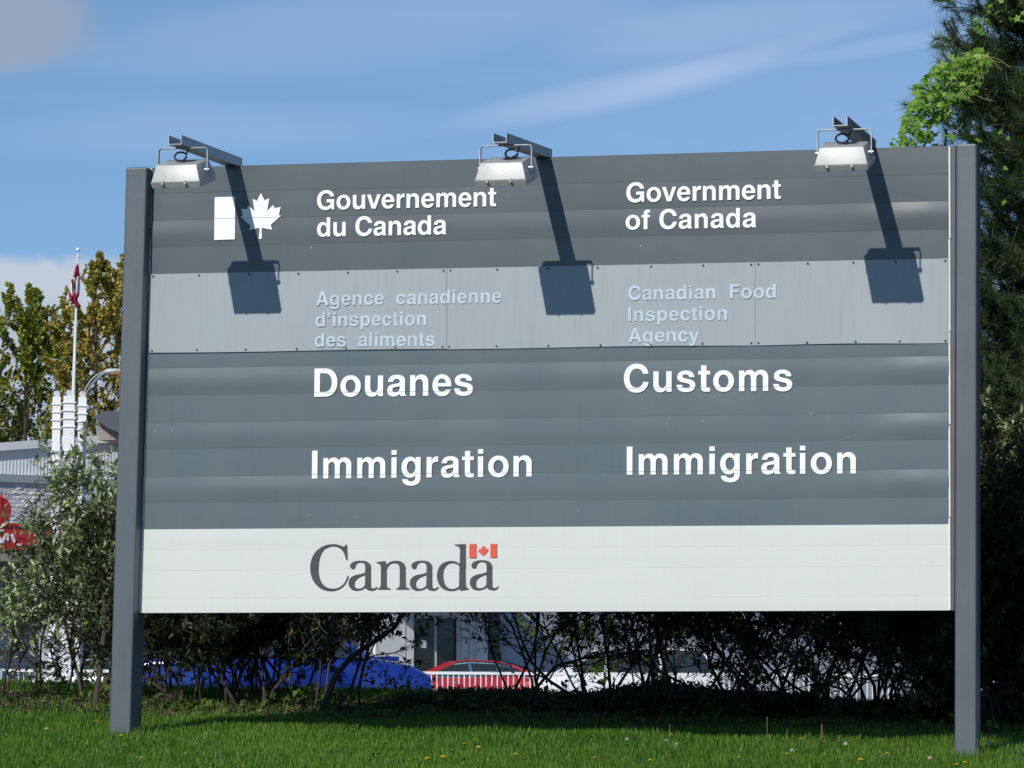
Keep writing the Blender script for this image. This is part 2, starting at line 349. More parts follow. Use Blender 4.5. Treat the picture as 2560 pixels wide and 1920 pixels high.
# back board, side channels and posts
def prism(p4a, p4b, name, m, bev=0): return part(MB().hexa(list(p4a)+list(p4b)).build(name, m, bev=bev))
tlc, trc, blc, brc = PY(366, 420), PY(2387, 364.4), PY(337.5, 1533), PY(2385.5, 1526)
prism([(blc.x, .036, blc.z), (brc.x, .036, brc.z), (brc.x, .1, brc.z), (blc.x, .1, blc.z)],
      [(tlc.x, .036, tlc.z-.004), (trc.x, .036, trc.z-.004), (trc.x, .1, trc.z-.004), (tlc.x, .1, tlc.z-.004)], 'back_board', M['trim'])
def vstrip(u0t, u1t, vt, u0b, u1b, vb, y0, y1, name, m, bev=0):
    a = PY(u0b, vb, y0); b = PY(u1b, vb, y0); c = PY(u0t, vt, y0); d = PY(u1t, vt, y0)
    return prism([(a.x, y0, a.z), (b.x, y0, b.z), (b.x, y1, b.z), (a.x, y1, a.z)], [(c.x, y0, c.z), (d.x, y0, d.z), (d.x, y1, d.z), (c.x, y1, c.z)], name, m, bev)
vstrip(366.5, 378.5, 420, 338.5, 347.8, 1532.5, .0055, .034, 'side_channel', M['trim'])
vstrip(2372.8, 2388.5, 364.4, 2373.6, 2385.5, 1526, .0055, .034, 'side_channel', M['trim'])
for seg in range(5):
    t0, t1 = seg/5+.001, (seg+1)/5-.001
    f = lambda t, s: (420+t*1112.5 if s == 0 else 364.6+t*1161.4)
    a, b = f(t0, 0), f(t1, 0); k0, k1 = LX(a), LX(b)
    vstrip(k0-3.2, k0+.2, a, k1-3.2, k1+.2, b, -.0062, .004, 'edge_strip', M['edge'])
    a, b = f(t0, 1), f(t1, 1)
    if seg < 5: vstrip(2371.4, 2375.2, a, 2372.4, 2376.2, b, -.0062, .004, 'edge_strip', M['edge'])
def post(ub0, ub1, vb, ut0, ut1, vt, yb=.13):
    a = PY(ub0, vb, -.125); b = PY(ub1, vb, -.125); c = PY(ut0, vt, -.125); d = PY(ut1, vt, -.125)
    ex = (a-c)*(.25/(c.z-a.z)); a, b = a+ex, b+ex
    o = prism([(a.x, -.125, a.z), (b.x, -.125, a.z), (b.x, yb, a.z), (a.x, yb, a.z)], [(c.x, -.125, c.z), (d.x, -.125, c.z), (d.x, yb, c.z), (c.x, yb, c.z)], 'post', M['post'], bev=.014)
    return o
post(272, 324.5, 1843, 314.5, 367.0, 418.5); post(2386.2, 2440.5, 1898, 2390, 2441.5, 359.6)
# dark gasket between left post and panel
# ------------------------------------------------------------------ lettering
def parse(s):
    """path -> list of bezier contours; M L C as in print, H = quarter arc leaving horizontally, V = leaving vertically"""
    out = []; cur = None; tk = s.split(); i = 0; pts = []
    K = .5523+.03
    while i < len(tk):
        c = tk[i]; i += 1
        if c == 'M': pts = [[None, (float(tk[i]), float(tk[i+1])), None]]; i += 2
        elif c == 'L':
            p = (float(tk[i]), float(tk[i+1])); i += 2; q = pts[-1][1]; pts[-1][2] = q if pts[-1][2] is None else pts[-1][2]; pts.append([p, p, None])
        elif c in 'HV':
            x, y = float(tk[i]), float(tk[i+1]); i += 2; x0, y0 = pts[-1][1]
            if c == 'H': c1 = (x0+K*(x-x0), y0); c2 = (x, y-K*(y-y0))
            else: c1 = (x0, y0+K*(y-y0)); c2 = (x-K*(x-x0), y)
            pts[-1][2] = c1; pts.append([c2, (x, y), None])
        elif c == 'C':
            v = [float(t) for t in tk[i:i+6]]; i += 6; pts[-1][2] = (v[0], v[1]); pts.append([(v[2], v[3]), (v[4], v[5]), None])
        elif c == 'Z':
            if abs(pts[0][1][0]-pts[-1][1][0])+abs(pts[0][1][1]-pts[-1][1][1]) < 1e-6 and len(pts) > 2:
                pts[0][0] = pts[-1][0]; pts.pop()
            if pts[0][0] is None: pts[0][0] = pts[0][1]
            for p in pts:
                if p[0] is None: p[0] = p[1]
                if p[2] is None: p[2] = p[1]
            out.append(pts); pts = []
    return out
def flatten(cont, n=9):
    r = []
    for i, p in enumerate(cont):
        q = cont[(i+1) % len(cont)]
        a, b, c, d = map(np.array, (p[1], p[2], q[0], q[1]))
        r.append(tuple(a))
        if np.allclose(a, b) and np.allclose(c, d): continue
        for k in range(1, n):
            t = k/n; r.append(tuple((1-t)**3*a+3*t*(1-t)**2*b+3*t*t*(1-t)*c+t**3*d))
    return r
def rev(s, w, h):   # turn a path by half a turn
    out = []; tk = s.split(); i = 0
    while i < len(tk):
        c = tk[i]; i += 1; out.append(c)
        n = {'M': 2, 'L': 2, 'H': 2, 'V': 2, 'C': 6, 'Z': 0}[c]
        for k in range(0, n, 2): out += [str(w-float(tk[i+k])), str(h-float(tk[i+k+1]))]
        i += n
    return ' '.join(out)
ringp = lambda x0, x1, y0, y1: f"M {(x0+x1)/2} {y1} H {x1} {(y0+y1)/2} V {(x0+x1)/2} {y0} H {x0} {(y0+y1)/2} V {(x0+x1)/2} {y1} Z"
dp = "M 546 718 L 406 718 L 406 468 C 375 520 330 546 262 546 H 34 266 V 262 -14 C 330 -14 378 14 411 66 L 411 0 L 546 0 Z "+ringp(174, 408, 100, 432)
np_ = "M 65 0 L 65 532 L 198 532 L 198 455 C 235 515 285 546 362 546 H 546 350 L 546 0 L 406 0 L 406 318 V 312 428 H 205 308 L 205 0 Z"
GL = {
 'o': (611, ringp(34, 578, -14, 546)+' '+ringp(174, 438, 98, 434)),
 'n': (611, np_), 'u': (611, rev(np_, 611, 532)),
 'm': (889, "M 65 0 L 65 532 L 198 532 L 198 458 C 232 515 275 546 345 546 C 415 546 455 515 478 465 C 510 515 560 546 636 546 H 824 358 L 824 0 L 686 0 L 686 330 V 604 430 H 514 315 L 514 0 L 376 0 L 376 330 V 294 430 H 203 312 L 203 0 Z"),
 'r': (389, "M 65 0 L 65 532 L 196 532 L 196 440 C 225 508 272 546 340 546 L 372 543 L 372 400 C 357 403 345 404 330 404 H 205 285 L 205 0 Z"),
 'i': (278, "M 69 0 L 69 532 L 209 532 L 209 0 Z M 69 598 L 69 718 L 209 718 L 209 598 Z"),
 'l': (278, "M 69 0 L 69 718 L 209 718 L 209 0 Z"),
 't': (333, "M 225 676 L 85 676 L 85 532 L 10 532 L 10 438 L 85 438 L 85 120 C 85 30 125 -8 215 -8 C 260 -8 290 -5 322 0 L 322 105 C 305 103 295 102 275 102 C 235 102 225 112 225 150 L 225 438 L 322 438 L 322 532 L 225 532 Z"),
 'f': (333, "M 90 0 L 90 438 L 12 438 L 12 532 L 90 532 L 90 570 C 90 680 140 722 245 722 C 275 722 300 720 322 717 L 322 608 C 305 610 292 610 275 610 C 242 610 230 598 230 563 L 230 532 L 322 532 L 322 438 L 230 438 L 230 0 Z"),
 'v': (556, "M 10 532 L 198 0 L 350 0 L 546 532 L 402 532 L 277 150 L 156 532 Z"),
 'y': (556, "M 10 532 L 208 2 C 200 -60 175 -92 120 -92 L 62 -90 L 62 -203 C 95 -207 115 -208 140 -208 C 255 -208 295 -175 330 -75 L 546 532 L 402 532 L 281 165 L 156 532 Z"),
 'e': (556, "M 526 232 C 528 250 528 258 528 270 V 282 546 H 30 266 V 285 -14 C 395 -14 480 40 515 150 L 378 150 C 362 115 330 98 285 98 C 220 98 178 145 172 232 Z M 174 320 L 384 320 C 376 395 336 436 280 436 C 222 436 182 395 174 320 Z"),
 'c': (556, "M 522 345 C 510 470 420 546 285 546 H 32 266 V 285 -14 C 415 -14 508 60 524 195 L 388 195 C 375 130 340 98 287 98 H 174 266 V 287 434 C 345 434 378 405 386 345 Z"),
 'd': (611, dp), 'p': (611, rev(dp, 611, 532)),
 'g': (611, "M 546 532 L 411 532 L 411 462 C 378 520 330 546 265 546 H 34 270 V 260 -4 C 325 -4 375 20 406 64 L 406 20 C 406 -60 365 -98 295 -98 C 235 -98 200 -75 192 -38 L 52 -38 C 62 -145 150 -208 292 -208 C 455 -208 546 -140 546 5 Z "+ringp(174, 408, 108, 434)),
 'a': (556, "M 48 362 C 55 480 140 546 278 546 C 415 546 500 495 500 395 L 500 105 C 500 55 507 35 532 18 L 532 0 L 382 0 C 372 15 366 35 363 58 C 320 12 270 -14 205 -14 C 100 -14 32 42 32 145 C 32 245 90 290 200 307 L 300 322 C 345 330 362 345 362 380 C 362 420 330 438 275 438 C 220 438 192 415 184 362 Z M 362 258 C 345 248 325 243 285 236 L 245 229 C 195 221 170 200 170 158 C 170 118 195 96 235 96 C 305 96 362 140 362 205 Z"),
 's': (556, "M 500 372 C 493 490 405 546 276 546 C 140 546 48 490 48 380 C 48 300 100 262 190 240 L 310 213 C 360 202 385 190 385 152 C 385 112 345 92 285 92 C 215 92 178 120 172 178 L 32 178 C 38 55 130 -14 282 -14 C 430 -14 524 50 524 165 C 524 255 465 298 360 320 L 262 342 C 205 354 185 368 185 398 C 185 428 218 444 270 444 C 328 444 358 420 364 372 Z"),
 'G': (778, "M 708 492 C 685 650 560 738 398 738 C 190 738 42 585 42 358 C 42 130 180 -18 380 -18 C 480 -18 548 12 606 86 L 618 0 L 712 0 L 712 388 L 415 388 L 415 268 L 572 268 C 560 170 490 110 395 110 C 270 110 194 205 194 358 C 194 515 275 612 400 612 C 480 612 540 570 558 492 Z"),
 'C': (722, "M 690 472 C 672 640 545 738 380 738 C 180 738 44 590 44 358 C 44 128 180 -18 375 -18 C 550 -18 680 90 694 260 L 550 260 C 532 165 470 112 380 112 C 265 112 194 205 194 358 C 194 515 268 608 385 608 C 470 608 528 560 546 472 Z"),
 'D': (722, "M 72 0 L 72 729 L 350 729 C 560 729 688 595 688 365 C 688 135 560 0 350 0 Z M 222 122 L 335 122 C 470 122 538 205 538 365 C 538 525 470 605 335 605 L 222 605 Z"),
 'F': (611, "M 74 0 L 74 729 L 585 729 L 585 604 L 224 604 L 224 435 L 540 435 L 540 312 L 224 312 L 224 0 Z"),
 'I': (278, "M 64 0 L 64 729 L 214 729 L 214 0 Z"),
 'A': (722, "M 20 0 L 278 729 L 446 729 L 702 0 L 542 0 L 493 150 L 225 150 L 174 0 Z M 268 272 L 452 272 L 361 560 Z"),
 "'": (278, "M 69 718 L 209 718 L 209 600 C 209 500 172 440 75 425 L 75 482 C 120 494 140 525 142 580 L 69 580 Z"),
}
def glyph_mesh(conts, th):
    """filled glyph with real thickness: triangulated front plus side walls; conts in final (x, z), front at y = -th"""
    bm = bmesh.new()
    from mathutils.geometry import tessellate_polygon
    rings = [[Vector((x, -th, z)) for x, z in c] for c in conts]
    # group holes with the outline that contains them
    def area(r): return sum(r[i].x*r[(i+1) % len(r)].z-r[(i+1) % len(r)].x*r[i].z for i in range(len(r)))/2
    def inside(p, r):
        c = False
        for i in range(len(r)):
            a, b = r[i], r[(i+1) % len(r)]
            if (a.z > p.z) != (b.z > p.z) and p.x < (b.x-a.x)*(p.z-a.z)/(b.z-a.z)+a.x: c = not c
        return c
    rings.sort(key=lambda r: -abs(area(r))); used = [False]*len(rings)
    for i, r in enumerate(rings):
        if used[i]: continue
        grp = [r]; used[i] = True
        for j in range(i+1, len(rings)):
            if not used[j] and inside(rings[j][0], r): grp.append(rings[j]); used[j] = True
        flat = [v for g in grp for v in g]
        vs = [bm.verts.new(v) for v in flat]; vb = [bm.verts.new((v.x, 0, v.z)) for v in flat]
        for t in tessellate_polygon([[Vector((v.x, v.z, 0)) for v in g] for g in grp]):
            try: bm.faces.new([vs[k] for k in t])
            except ValueError: pass
        k0 = 0
        for g in grp:
            n = len(g)
            for k in range(n):
                try: bm.faces.new([vs[k0+k], vs[k0+(k+1) % n], vb[k0+(k+1) % n], vb[k0+k]])
                except ValueError: pass
            k0 += n
    bmesh.ops.recalc_face_normals(bm, faces=bm.faces)
    return bm
GYZ = []
def put_letter(conts, y0, th, m, cut=True):
    bm = glyph_mesh(conts, th)
    xsv = [x for c in conts for x, z in c]; zs = [z for c in conts for x, z in c]
    cx = sum(xsv)/len(xsv); z0, z1 = min(zs), max(zs)
    for za, zb in (SEAMS if cut else []):
        zm = za+(zb-za)*(cx/6)
        if z0+.01 < zm < z1-.01:
            nrm = Vector((-(zb-za)/6, 0, 1)).normalized()
            for s_ in (-1, 1):
                bmesh.ops.bisect_plane(bm, geom=bm.verts[:]+bm.edges[:]+bm.faces[:], plane_co=(cx, 0, zm+s_*.0012), plane_no=nrm)
            dl = [f for f in bm.faces if abs((f.calc_center_median()-Vector((cx, 0, zm))).dot(nrm)) < .00115]
            bmesh.ops.delete(bm, geom=dl, context='FACES')
    # front faces must look to -y
    for f in bm.faces:
        if abs(f.normal.y) > .9 and f.normal.y > 0: f.normal_flip()
    me = bpy.data.meshes.new('letter'); bm.to_mesh(me); bm.free()
    o = link('letter', me, m); o.location = (0, y0, 0); part(o); return o
def text(s, u0, v0, u1, v1, capv, m, y0=-.0098, th=.0022, cut=True):
    a = PY(u0, v0); b = PY(u1, v1); w = b.x-a.x
    um, vm = (u0+u1)/2, (v0+v1)/2
    cap = PY(um, vm-capv).z-PY(um, vm).z; sc = cap/729
    adv = [GL[c][0] if c != ' ' else 278 for c in s]
    def xmin(c): return min(x for k in parse(GL[c][1]) for x, y in flatten(k))
    def xmax(c): return max(x for k in parse(GL[c][1]) for x, y in flatten(k))
    nat = sum(adv)-xmin(s[0])-(adv[-1]-xmax(s[-1]))
    tr = (w/sc-nat)/(len(s)-1); sx = sc
    if tr > 45 or tr < -25:
        t2 = max(-25, min(45, tr)); sx = w/(nat+t2*(len(s)-1)); tr = t2
    x = a.x-xmin(s[0])*sx
    for c, ad in zip(s, adv):
        if c != ' ':
            conts = []
            for k in parse(GL[c][1]):
                pts = []
                for gx, gy in flatten(k):
                    X_ = x+gx*sx; bz = a.z+(b.z-a.z)*(X_-a.x)/w
                    pts.append((X_, bz+gy*sc))
                conts.append(pts)
            put_letter(conts, y0, th, m, cut)
        x += (ad+tr)*sx
WL = M['letter']
text('Gouvernement', 793.5, 525.0, 1241.3, 515.8, 48.6, WL); text('du Canada', 793.5, 592.0, 1117, 586.0, 48.6, WL)
text('Government', 1566.5, 506.3, 1952.7, 497.3, 49.5, WL); text('of Canada', 1564.8, 574.6, 1891.4, 568.4, 49.5, WL)
OL = M['oldletter']; kw = dict(y0=-.0150, th=.0035, cut=False)
text('Agence  canadienne', 791.8, 764.4, 1255.1, 757.4, 35.3, OL, **kw); text("d'inspection", 790.5, 817, 1067, 813.7, 35.3, OL, **kw); text('des  aliments', 788.5, 867.4, 1088.5, 865.2, 35.3, OL, **kw)
text('Canadian  Food', 1572.3, 750.6, 1940.6, 745.4, 35.6, OL, **kw); text('Inspection', 1571.7, 804.1, 1818.8, 800.4, 35.6, OL, **kw); text('Agency', 1572.3, 856.2, 1749.4, 854.8, 35.6, OL, **kw)
text('Douanes', 786.7, 992.3, 1183.1, 988.5, 71, WL); text('Immigration', 780.8, 1196.8, 1330, 1191.4, 70.3, WL)
text('Customs', 1560.5, 980.6, 1981.3, 977.2, 70.5, WL); text('Immigration', 1567.7, 1187.3, 2140.4, 1183.9, 70.9, WL)
# flag symbol and national wordmark
def flat_mark(conts_px, m, ox, oy, s, cut=True, y0=-.0092, th=.0022):
    conts = []
    for c in conts_px:
        pts = []
        for x, y in c:
            p = PY(ox+x/s, oy+y/s); pts.append((p.x, p.z))
        conts.append(pts)
    return put_letter(conts, y0, th, m, cut)
LEAF = [(1543, 230), (1634, 415), (1755, 362), (1700, 680), (1848, 532), (1890, 612), (2040, 580), (1995, 775), (2045, 805), (1790, 1030), (1822, 1155), (1563, 1105), (1565, 1385), (1490, 1385), (1510, 1105), (1250, 1162), (1282, 1045), (1032, 835), (1090, 800), (1045, 620), (1190, 640), (1228, 548), (1385, 690), (1335, 375), (1440, 430)]
o = flat_mark([[(380, 335), (897, 322), (888, 1395), (368, 1412)]], WL, 500, 460, 10.055); o.name = 'flag_bar'
o = flat_mark([LEAF], WL, 500, 460, 10.055); o.name = 'maple_leaf'
WM = {
 'C': ["M 425 93 C 418 110 405 118 395 118 C 370 105 330 90 280 90 C 130 90 28 200 28 355 C 28 510 130 605 255 605 C 350 605 430 550 452 440 L 440 440 C 415 545 350 582 280 582 C 170 582 118 490 118 360 C 118 210 175 108 280 108 C 355 108 405 160 425 262 L 440 262 L 434 93 Z"],
 'a': ["M 770 562 C 755 590 735 600 710 600 C 675 600 650 590 635 568 C 610 588 575 600 540 600 C 480 600 452 565 452 520 C 452 460 500 435 560 425 C 600 418 625 412 637 400 L 637 350 C 637 310 620 287 585 287 C 545 287 528 310 522 340 C 516 355 505 360 495 360 C 480 360 470 348 470 330 C 470 295 520 272 585 272 C 660 272 698 295 698 350 L 698 535 C 698 570 708 580 725 580 C 742 580 752 575 762 558 Z", "M 635 425 C 610 440 575 445 545 470 C 525 488 517 505 517 530 C 517 562 535 583 562 583 C 590 583 615 570 625 555 L 635 540 Z"],
 'n': ["M 762 290 L 860 275 L 872 320 C 895 290 930 273 975 273 C 1045 273 1082 300 1082 370 L 1082 530 C 1082 560 1095 575 1130 582 L 1130 587 L 975 587 L 975 582 C 1010 575 1018 560 1018 530 L 1018 370 C 1018 320 1000 295 955 295 C 905 295 872 330 872 390 L 872 530 C 872 560 885 575 920 582 L 920 587 L 766 587 L 766 582 C 800 575 810 560 810 530 L 810 350 C 808 315 795 298 762 296 Z"],
 'd': ["M 1622 95 L 1748 88 L 1745 480 C 1745 545 1750 575 1782 582 L 1782 587 L 1685 600 L 1678 575 C 1655 592 1625 602 1590 602 C 1490 602 1430 545 1430 440 C 1430 340 1490 275 1590 275 C 1630 275 1660 288 1682 310 L 1685 150 C 1680 118 1660 102 1622 100 Z", "M 1678 330 C 1655 305 1630 295 1595 295 C 1530 295 1498 350 1498 430 C 1498 520 1530 585 1598 585 C 1635 585 1660 572 1675 552 Z"],
}
for ch, dx, dy in (('C', 0, 0), ('a', 0, 0), ('n', 0, 0), ('a', 678, 0), ('d', 0, 0), ('a', 1342, -5)):
    cs = [[(x+dx, y+dy) for x, y in flatten(parse(s)[0])] for s in WM[ch]]
    if ch == 'a' and dx == 0: cs = [[(min(x, 766), y) for x, y in c] for c in cs]
    flat_mark(cs, M['ink'], 770, 1340, 4.424)
for r in ((1788, 88, 1866, 242), (2020, 86, 2094, 238)):
    flat_mark([[(r[0], r[1]), (r[2], r[1]), (r[2], r[3]), (r[0], r[3])]], M['redv'], 770, 1340, 4.424).name = 'flag_bar'
lf = [((x-1540)/1013*111+1942, (y-230)/1155*128+102) for x, y in LEAF]
lf = [(1942+(x-1942)*(.35 if y > 205 else 1), y) for x, y in lf]
flat_mark([lf], M['redv'], 770, 1340, 4.424).name = 'maple_leaf'

# ------------------------------------------------------------------ floodlights on their arms
def floodlight(xc, dzf, ring_dx, zb):
    zf = zb+dzf
    # U channel arm opening upwards
    t = .006; w = .05; hh = .068
    mb = MB()
    sec = [(-w, hh), (-w, 0), (w, 0), (w, hh), (w-t, hh), (w-t, t), (-w+t, t), (-w+t, hh)]
    V = []
    for y, z in ((-1.29, zf), (.1, zb)):
        V += [(xc+a, y, z+b) for a, b in sec]
    Fc = [(i, (i+1) % 8, 8+(i+1) % 8, 8+i) for i in range(8)]+[(0, 1, 6, 7), (1, 2, 5, 6), (2, 3, 4, 5)]+[(8, 15, 14, 9), (9, 14, 13, 10), (10, 13, 12, 11)]
    mb.add(V, Fc); arm = part(mb.build('lamp_arm', M['galv']))
    y0 = -1.12; z0 = zf+(zb-zf)*(.17/1.39)-.012           # pivot bar level
    ang = math.radians(16); ca, sa = math.cos(ang), math.sin(ang)
    c = Vector((xc+.005, y0, z0-.152))
    def R(x, y, z): return (c.x+x, c.y+y*ca-z*sa, c.z+y*sa+z*ca)
    # housing: pyramid frustum with a small flange
    ht, hb, top, bot = (.150, .135), (.182, .186), .057, -.057
    mb = MB(); mb.hexa([R(-hb[0], -hb[1], bot), R(hb[0], -hb[1], bot), R(hb[0], hb[1], bot), R(-hb[0], hb[1], bot), R(-ht[0], -ht[1], top), R(ht[0], -ht[1], top), R(ht[0], ht[1], top), R(-ht[0], ht[1], top)])
    hs_ = part(mb.build('floodlight', M['alu'], bev=.003, smooth=True))
    fr = MB(); e = .004
    fr.hexa([R(-hb[0]+.004, -hb[1]+.012, bot-.046), R(hb[0]-.004, -hb[1]+.012, bot-.046), R(hb[0]-.004, hb[1]-.012, bot-.046), R(-hb[0]+.004, hb[1]-.012, bot-.046),
             R(-hb[0]-e, -hb[1]-e, bot-.002), R(hb[0]+e, -hb[1]-e, bot-.002), R(hb[0]+e, hb[1]+e, bot-.002), R(-hb[0]-e, hb[1]+e, bot-.002)])
    fr.build('lens_frame', M['alu'], hs_, bev=.002)
    MB().hexa([R(-.15, -.13, bot-.052), R(.15, -.13, bot-.052), R(.15, .13, bot-.052), R(-.15, .13, bot-.052), R(-.15, -.13, bot-.0465), R(.15, -.13, bot-.0465), R(.15, .13, bot-.0465), R(-.15, .13, bot-.0465)]).build('lens', M['glassd'], hs_)
    for sx in (-.095, .075):
        cl = MB(); cl.obox(R(sx, -hb[1]-.008, bot-.004), (.007, 0, 0), (0, .006, 0), (0, 0, .014)); cl.tube([R(sx+.006, -hb[1]-.012, bot-.01), R(sx+.01, -hb[1]-.004, bot-.032)], .006, 6)
        cl.build('clip', M['galv'], hs_)
    ys_ = y0; w2 = .186; rr = .016; zt = z0+.006; pz = c.z
    yk = MB()
    def strap(pts, wd=.016, th=.0035):
        for a, b in zip(pts[:-1], pts[1:]):
            a, b = Vector(a), Vector(b); d = (b-a); L = d.length/2; d.normalize(); nn = Vector((-d.z, 0, d.x))
            yk.obox((a+b)/2, d*(L+.0015), (0, wd, 0), nn*th)
    strap([(c.x-w2, ys_, pz+.01), (c.x-w2, ys_, zt-.02), (c.x-w2+.006, ys_, zt-.006), (c.x-w2+.02, ys_, zt), (c.x+w2-.02, ys_, zt), (c.x+w2-.006, ys_, zt-.006), (c.x+w2, ys_, zt-.02), (c.x+w2, ys_, pz-.012)])
    yk.build('yoke', M['galv'], hs_)
    for s_ in (-1, 1): MB().disc((c.x+s_*(w2-.004), ys_, pz), (1, 0, 0), .014, .034, 10).build('pivot_bolt', M['galv'], hs_)
    cb = MB(); cx, cz = c.x+ring_dx, z0-.056
    rp = [(cx+.046*math.cos(a), y0-.03+.012*math.sin(a*.5), cz+.031*math.sin(a)) for a in np.linspace(.3, 2*math.pi+.1, 22)]
    cb.tube([(cx+.062, y0-.03, z0-.004)]+rp[:1]+rp[1:], .0072, 8)
    cb.tube([(cx+.04, y0-.03, cz-.012), (c.x+.012, y0-.02, z0-.10)], .0075, 8)
    cb.disc((c.x+.012, y0-.02, z0-.098), (0, 0, 1), .015, .03, 8)
    cb.build('cable', M['cable'], hs_, smooth=True)
topz = 4.25
floodlight(.645, -.024, -.012, topz); floodlight(3.03, -.078, .045, topz); floodlight(5.418, -.030, -.012, topz)

# ------------------------------------------------------------------ building behind the car park
WD = Vector((.545, .839, 0)).normalized(); WN = Vector((WD.y, -WD.x, 0))     # along the wall, out of the wall
WP = PD(0, 1650, 98); WP.z = 0
GZ = -.872
def wall_pt(u, v, off=0.0):                   # sight line meets the plane of the wall (or one `off` metres in front): (s, z)
    d = Vector(ray(u, v)); c = Vector(CAM); q = WP+WN*off
    t = (q-c).dot(WN)/d.dot(WN); p = c+d*t; return (p-WP).dot(WD), p.z
def WV(s, off, z): return WP+WD*s+WN*off+Vector((0, 0, z))
def wbox(mb, s0, s1, o0, o1, z0, z1):
    p = [WV(s0, o0, z0), WV(s1, o0, z0), WV(s1, o1, z0), WV(s0, o1, z0), WV(s0, o0, z1), WV(s1, o0, z1), WV(s1, o1, z1), WV(s0, o1, z1)]
    return mb.hexa(p)
M['white_paint'] = mat('white_paint', (.78, .79, .80), .55, var=.06, vscale=1)
M['siding'] = mat('white_ribbed_metal', (.74, .76, .77), .5, var=.05)
M['block'] = mat('split_face_block', (.72, .72, .74), .95, var=.35, vscale=3, bump=1.0, bscale=9)
M['mortar'] = mat('mortar', (.45, .45, .46), .95)
M['red'] = mat('red_enamel', (.55, .018, .025), .45, var=.08)
M['greytrim'] = mat('grey_flashing', (.30, .34, .38), .5)
M['tan'] = mat('tan_stucco', (.34, .31, .27), .9, var=.15, vscale=2)
M['roofdark'] = mat('dark_roof_metal', (.075, .09, .11), .5)
M['doorglass'] = mat('door_glass', (.035, .04, .038), .08, var=.5, vscale=.8)
M['paper'] = mat('paper', (.6, .66, .7), .8)
M['concrete'] = mat('pale_wall_panel', (.44, .46, .52), .8, var=.15, vscale=1)
bld = empty('building', WV(6, 0, GZ)); tag(bld, 'long white shop building with ribbed metal top, grey block wall and red fascia', 'building')
def bp(mb, name, m, par=None, **k):
    o = mb.build(name, m, **k); p = par or bld
    o.parent = p; o.matrix_parent_inverse = (Matrix.Translation(-Vector(bld.location)) if p is bld else Matrix.Identity(4)); return o
sR, zR0 = wall_pt(0, 1107); s2, zR1 = wall_pt(296, 1085)
zt = lambda s: zR0+(zR1-zR0)*(s-sR)/(s2-sR) if s < 30 else zR0+(zR1-zR0)*(30-sR)/(s2-sR)
slope = (zR1-zR0)/(s2-sR); ztop = lambda s: zR0+slope*(min(s, 9)-sR)
_, zc = wall_pt(0, 1193); 
mb = MB(); wbox(mb, -14, 34, -.6, -.05, GZ, zc)     # core wall
bp(mb, 'wall', M['mortar'])
mb = MB()                                       # ribbed siding, real ribs
s = -14
V = []; Fs = []
k = 0
prof = [(0, 0), (.02, .010), (.06, .010), (.08, 0)]
while s < 34:
    for ds, oo in prof:
        V += [WV(s+ds, oo, zc+.09), WV(s+ds, oo, ztop(s+ds)-.2)]
    s += .115
n = len(V)//2
for i in range(n-1): Fs.append((2*i, 2*i+2, 2*i+3, 2*i+1))
o = bp(MB().add(V, Fs), 'ribbed_siding', M['siding']); tag(o, kind='stuff')
mb = MB()
for a, b in ((-14, 9), (9, 34)):
    p = [WV(a, -.8, ztop(a)-.22), WV(b, -.8, ztop(b)-.22), WV(b, .16, ztop(b)-.22), WV(a, .16, ztop(a)-.22), WV(a, -.8, ztop(a)), WV(b, -.8, ztop(b)), WV(b, .16, ztop(b)), WV(a, .16, ztop(a))]
    mb.hexa(p)
bp(mb, 'roof_edge', M['white_paint'])
mb = MB(); mb.hexa([WV(-14, -14, ztop(-14)-.3), WV(34, -14, ztop(9)-.3), WV(34, -.1, ztop(9)-.25), WV(-14, -.1, ztop(-14)-.25), WV(-14, -14, ztop(-14)-.1), WV(34, -14, ztop(9)-.1), WV(34, -.1, ztop(9)-.1), WV(-14, -.1, ztop(-14)-.1)])
bp(mb, 'roof', M['greytrim'])
mb = MB(); wbox(mb, -14, 34, -.05, .14, zc-.13, zc+.07); bp(mb, 'flashing', M['greytrim'])
# split-face blocks, each proud of its joint by its own amount
V = []; Fs = []
bh, bw = .12, .28; z = GZ; row = 0; r2 = random.Random(3)
while z < zc-.16:
    s = -8-(row % 2)*bw/2
    while s < 14:
        if not (6.3 < s < 14 and z < 2.0):
            c = [(s+.005, z+.005), (s+bw-.005, z+.005), (s+bw-.005, z+bh-.005), (s+.005, z+bh-.005)]
            b = len(V); o1 = [r2.uniform(.005, .05) for _ in range(4)]
            V += [WV(a, -.05, q) for a, q in c]+[WV(a, o1[i], q) for i, (a, q) in enumerate(c)]+[WV(s+bw*r2.uniform(.3, .7), r2.uniform(.02, .075), z+bh*r2.uniform(.35, .65))]
            Fs += [(b, b+1, b+5, b+4), (b+1, b+2, b+6, b+5), (b+2, b+3, b+7, b+6), (b+3, b, b+4, b+7)]+[(b+4+i, b+4+(i+1) % 4, b+8) for i in range(4)]
        s += bw
    z += bh; row += 1
o = bp(MB().add(V, Fs), 'block_facing', M['block']); tag(o, kind='stuff')
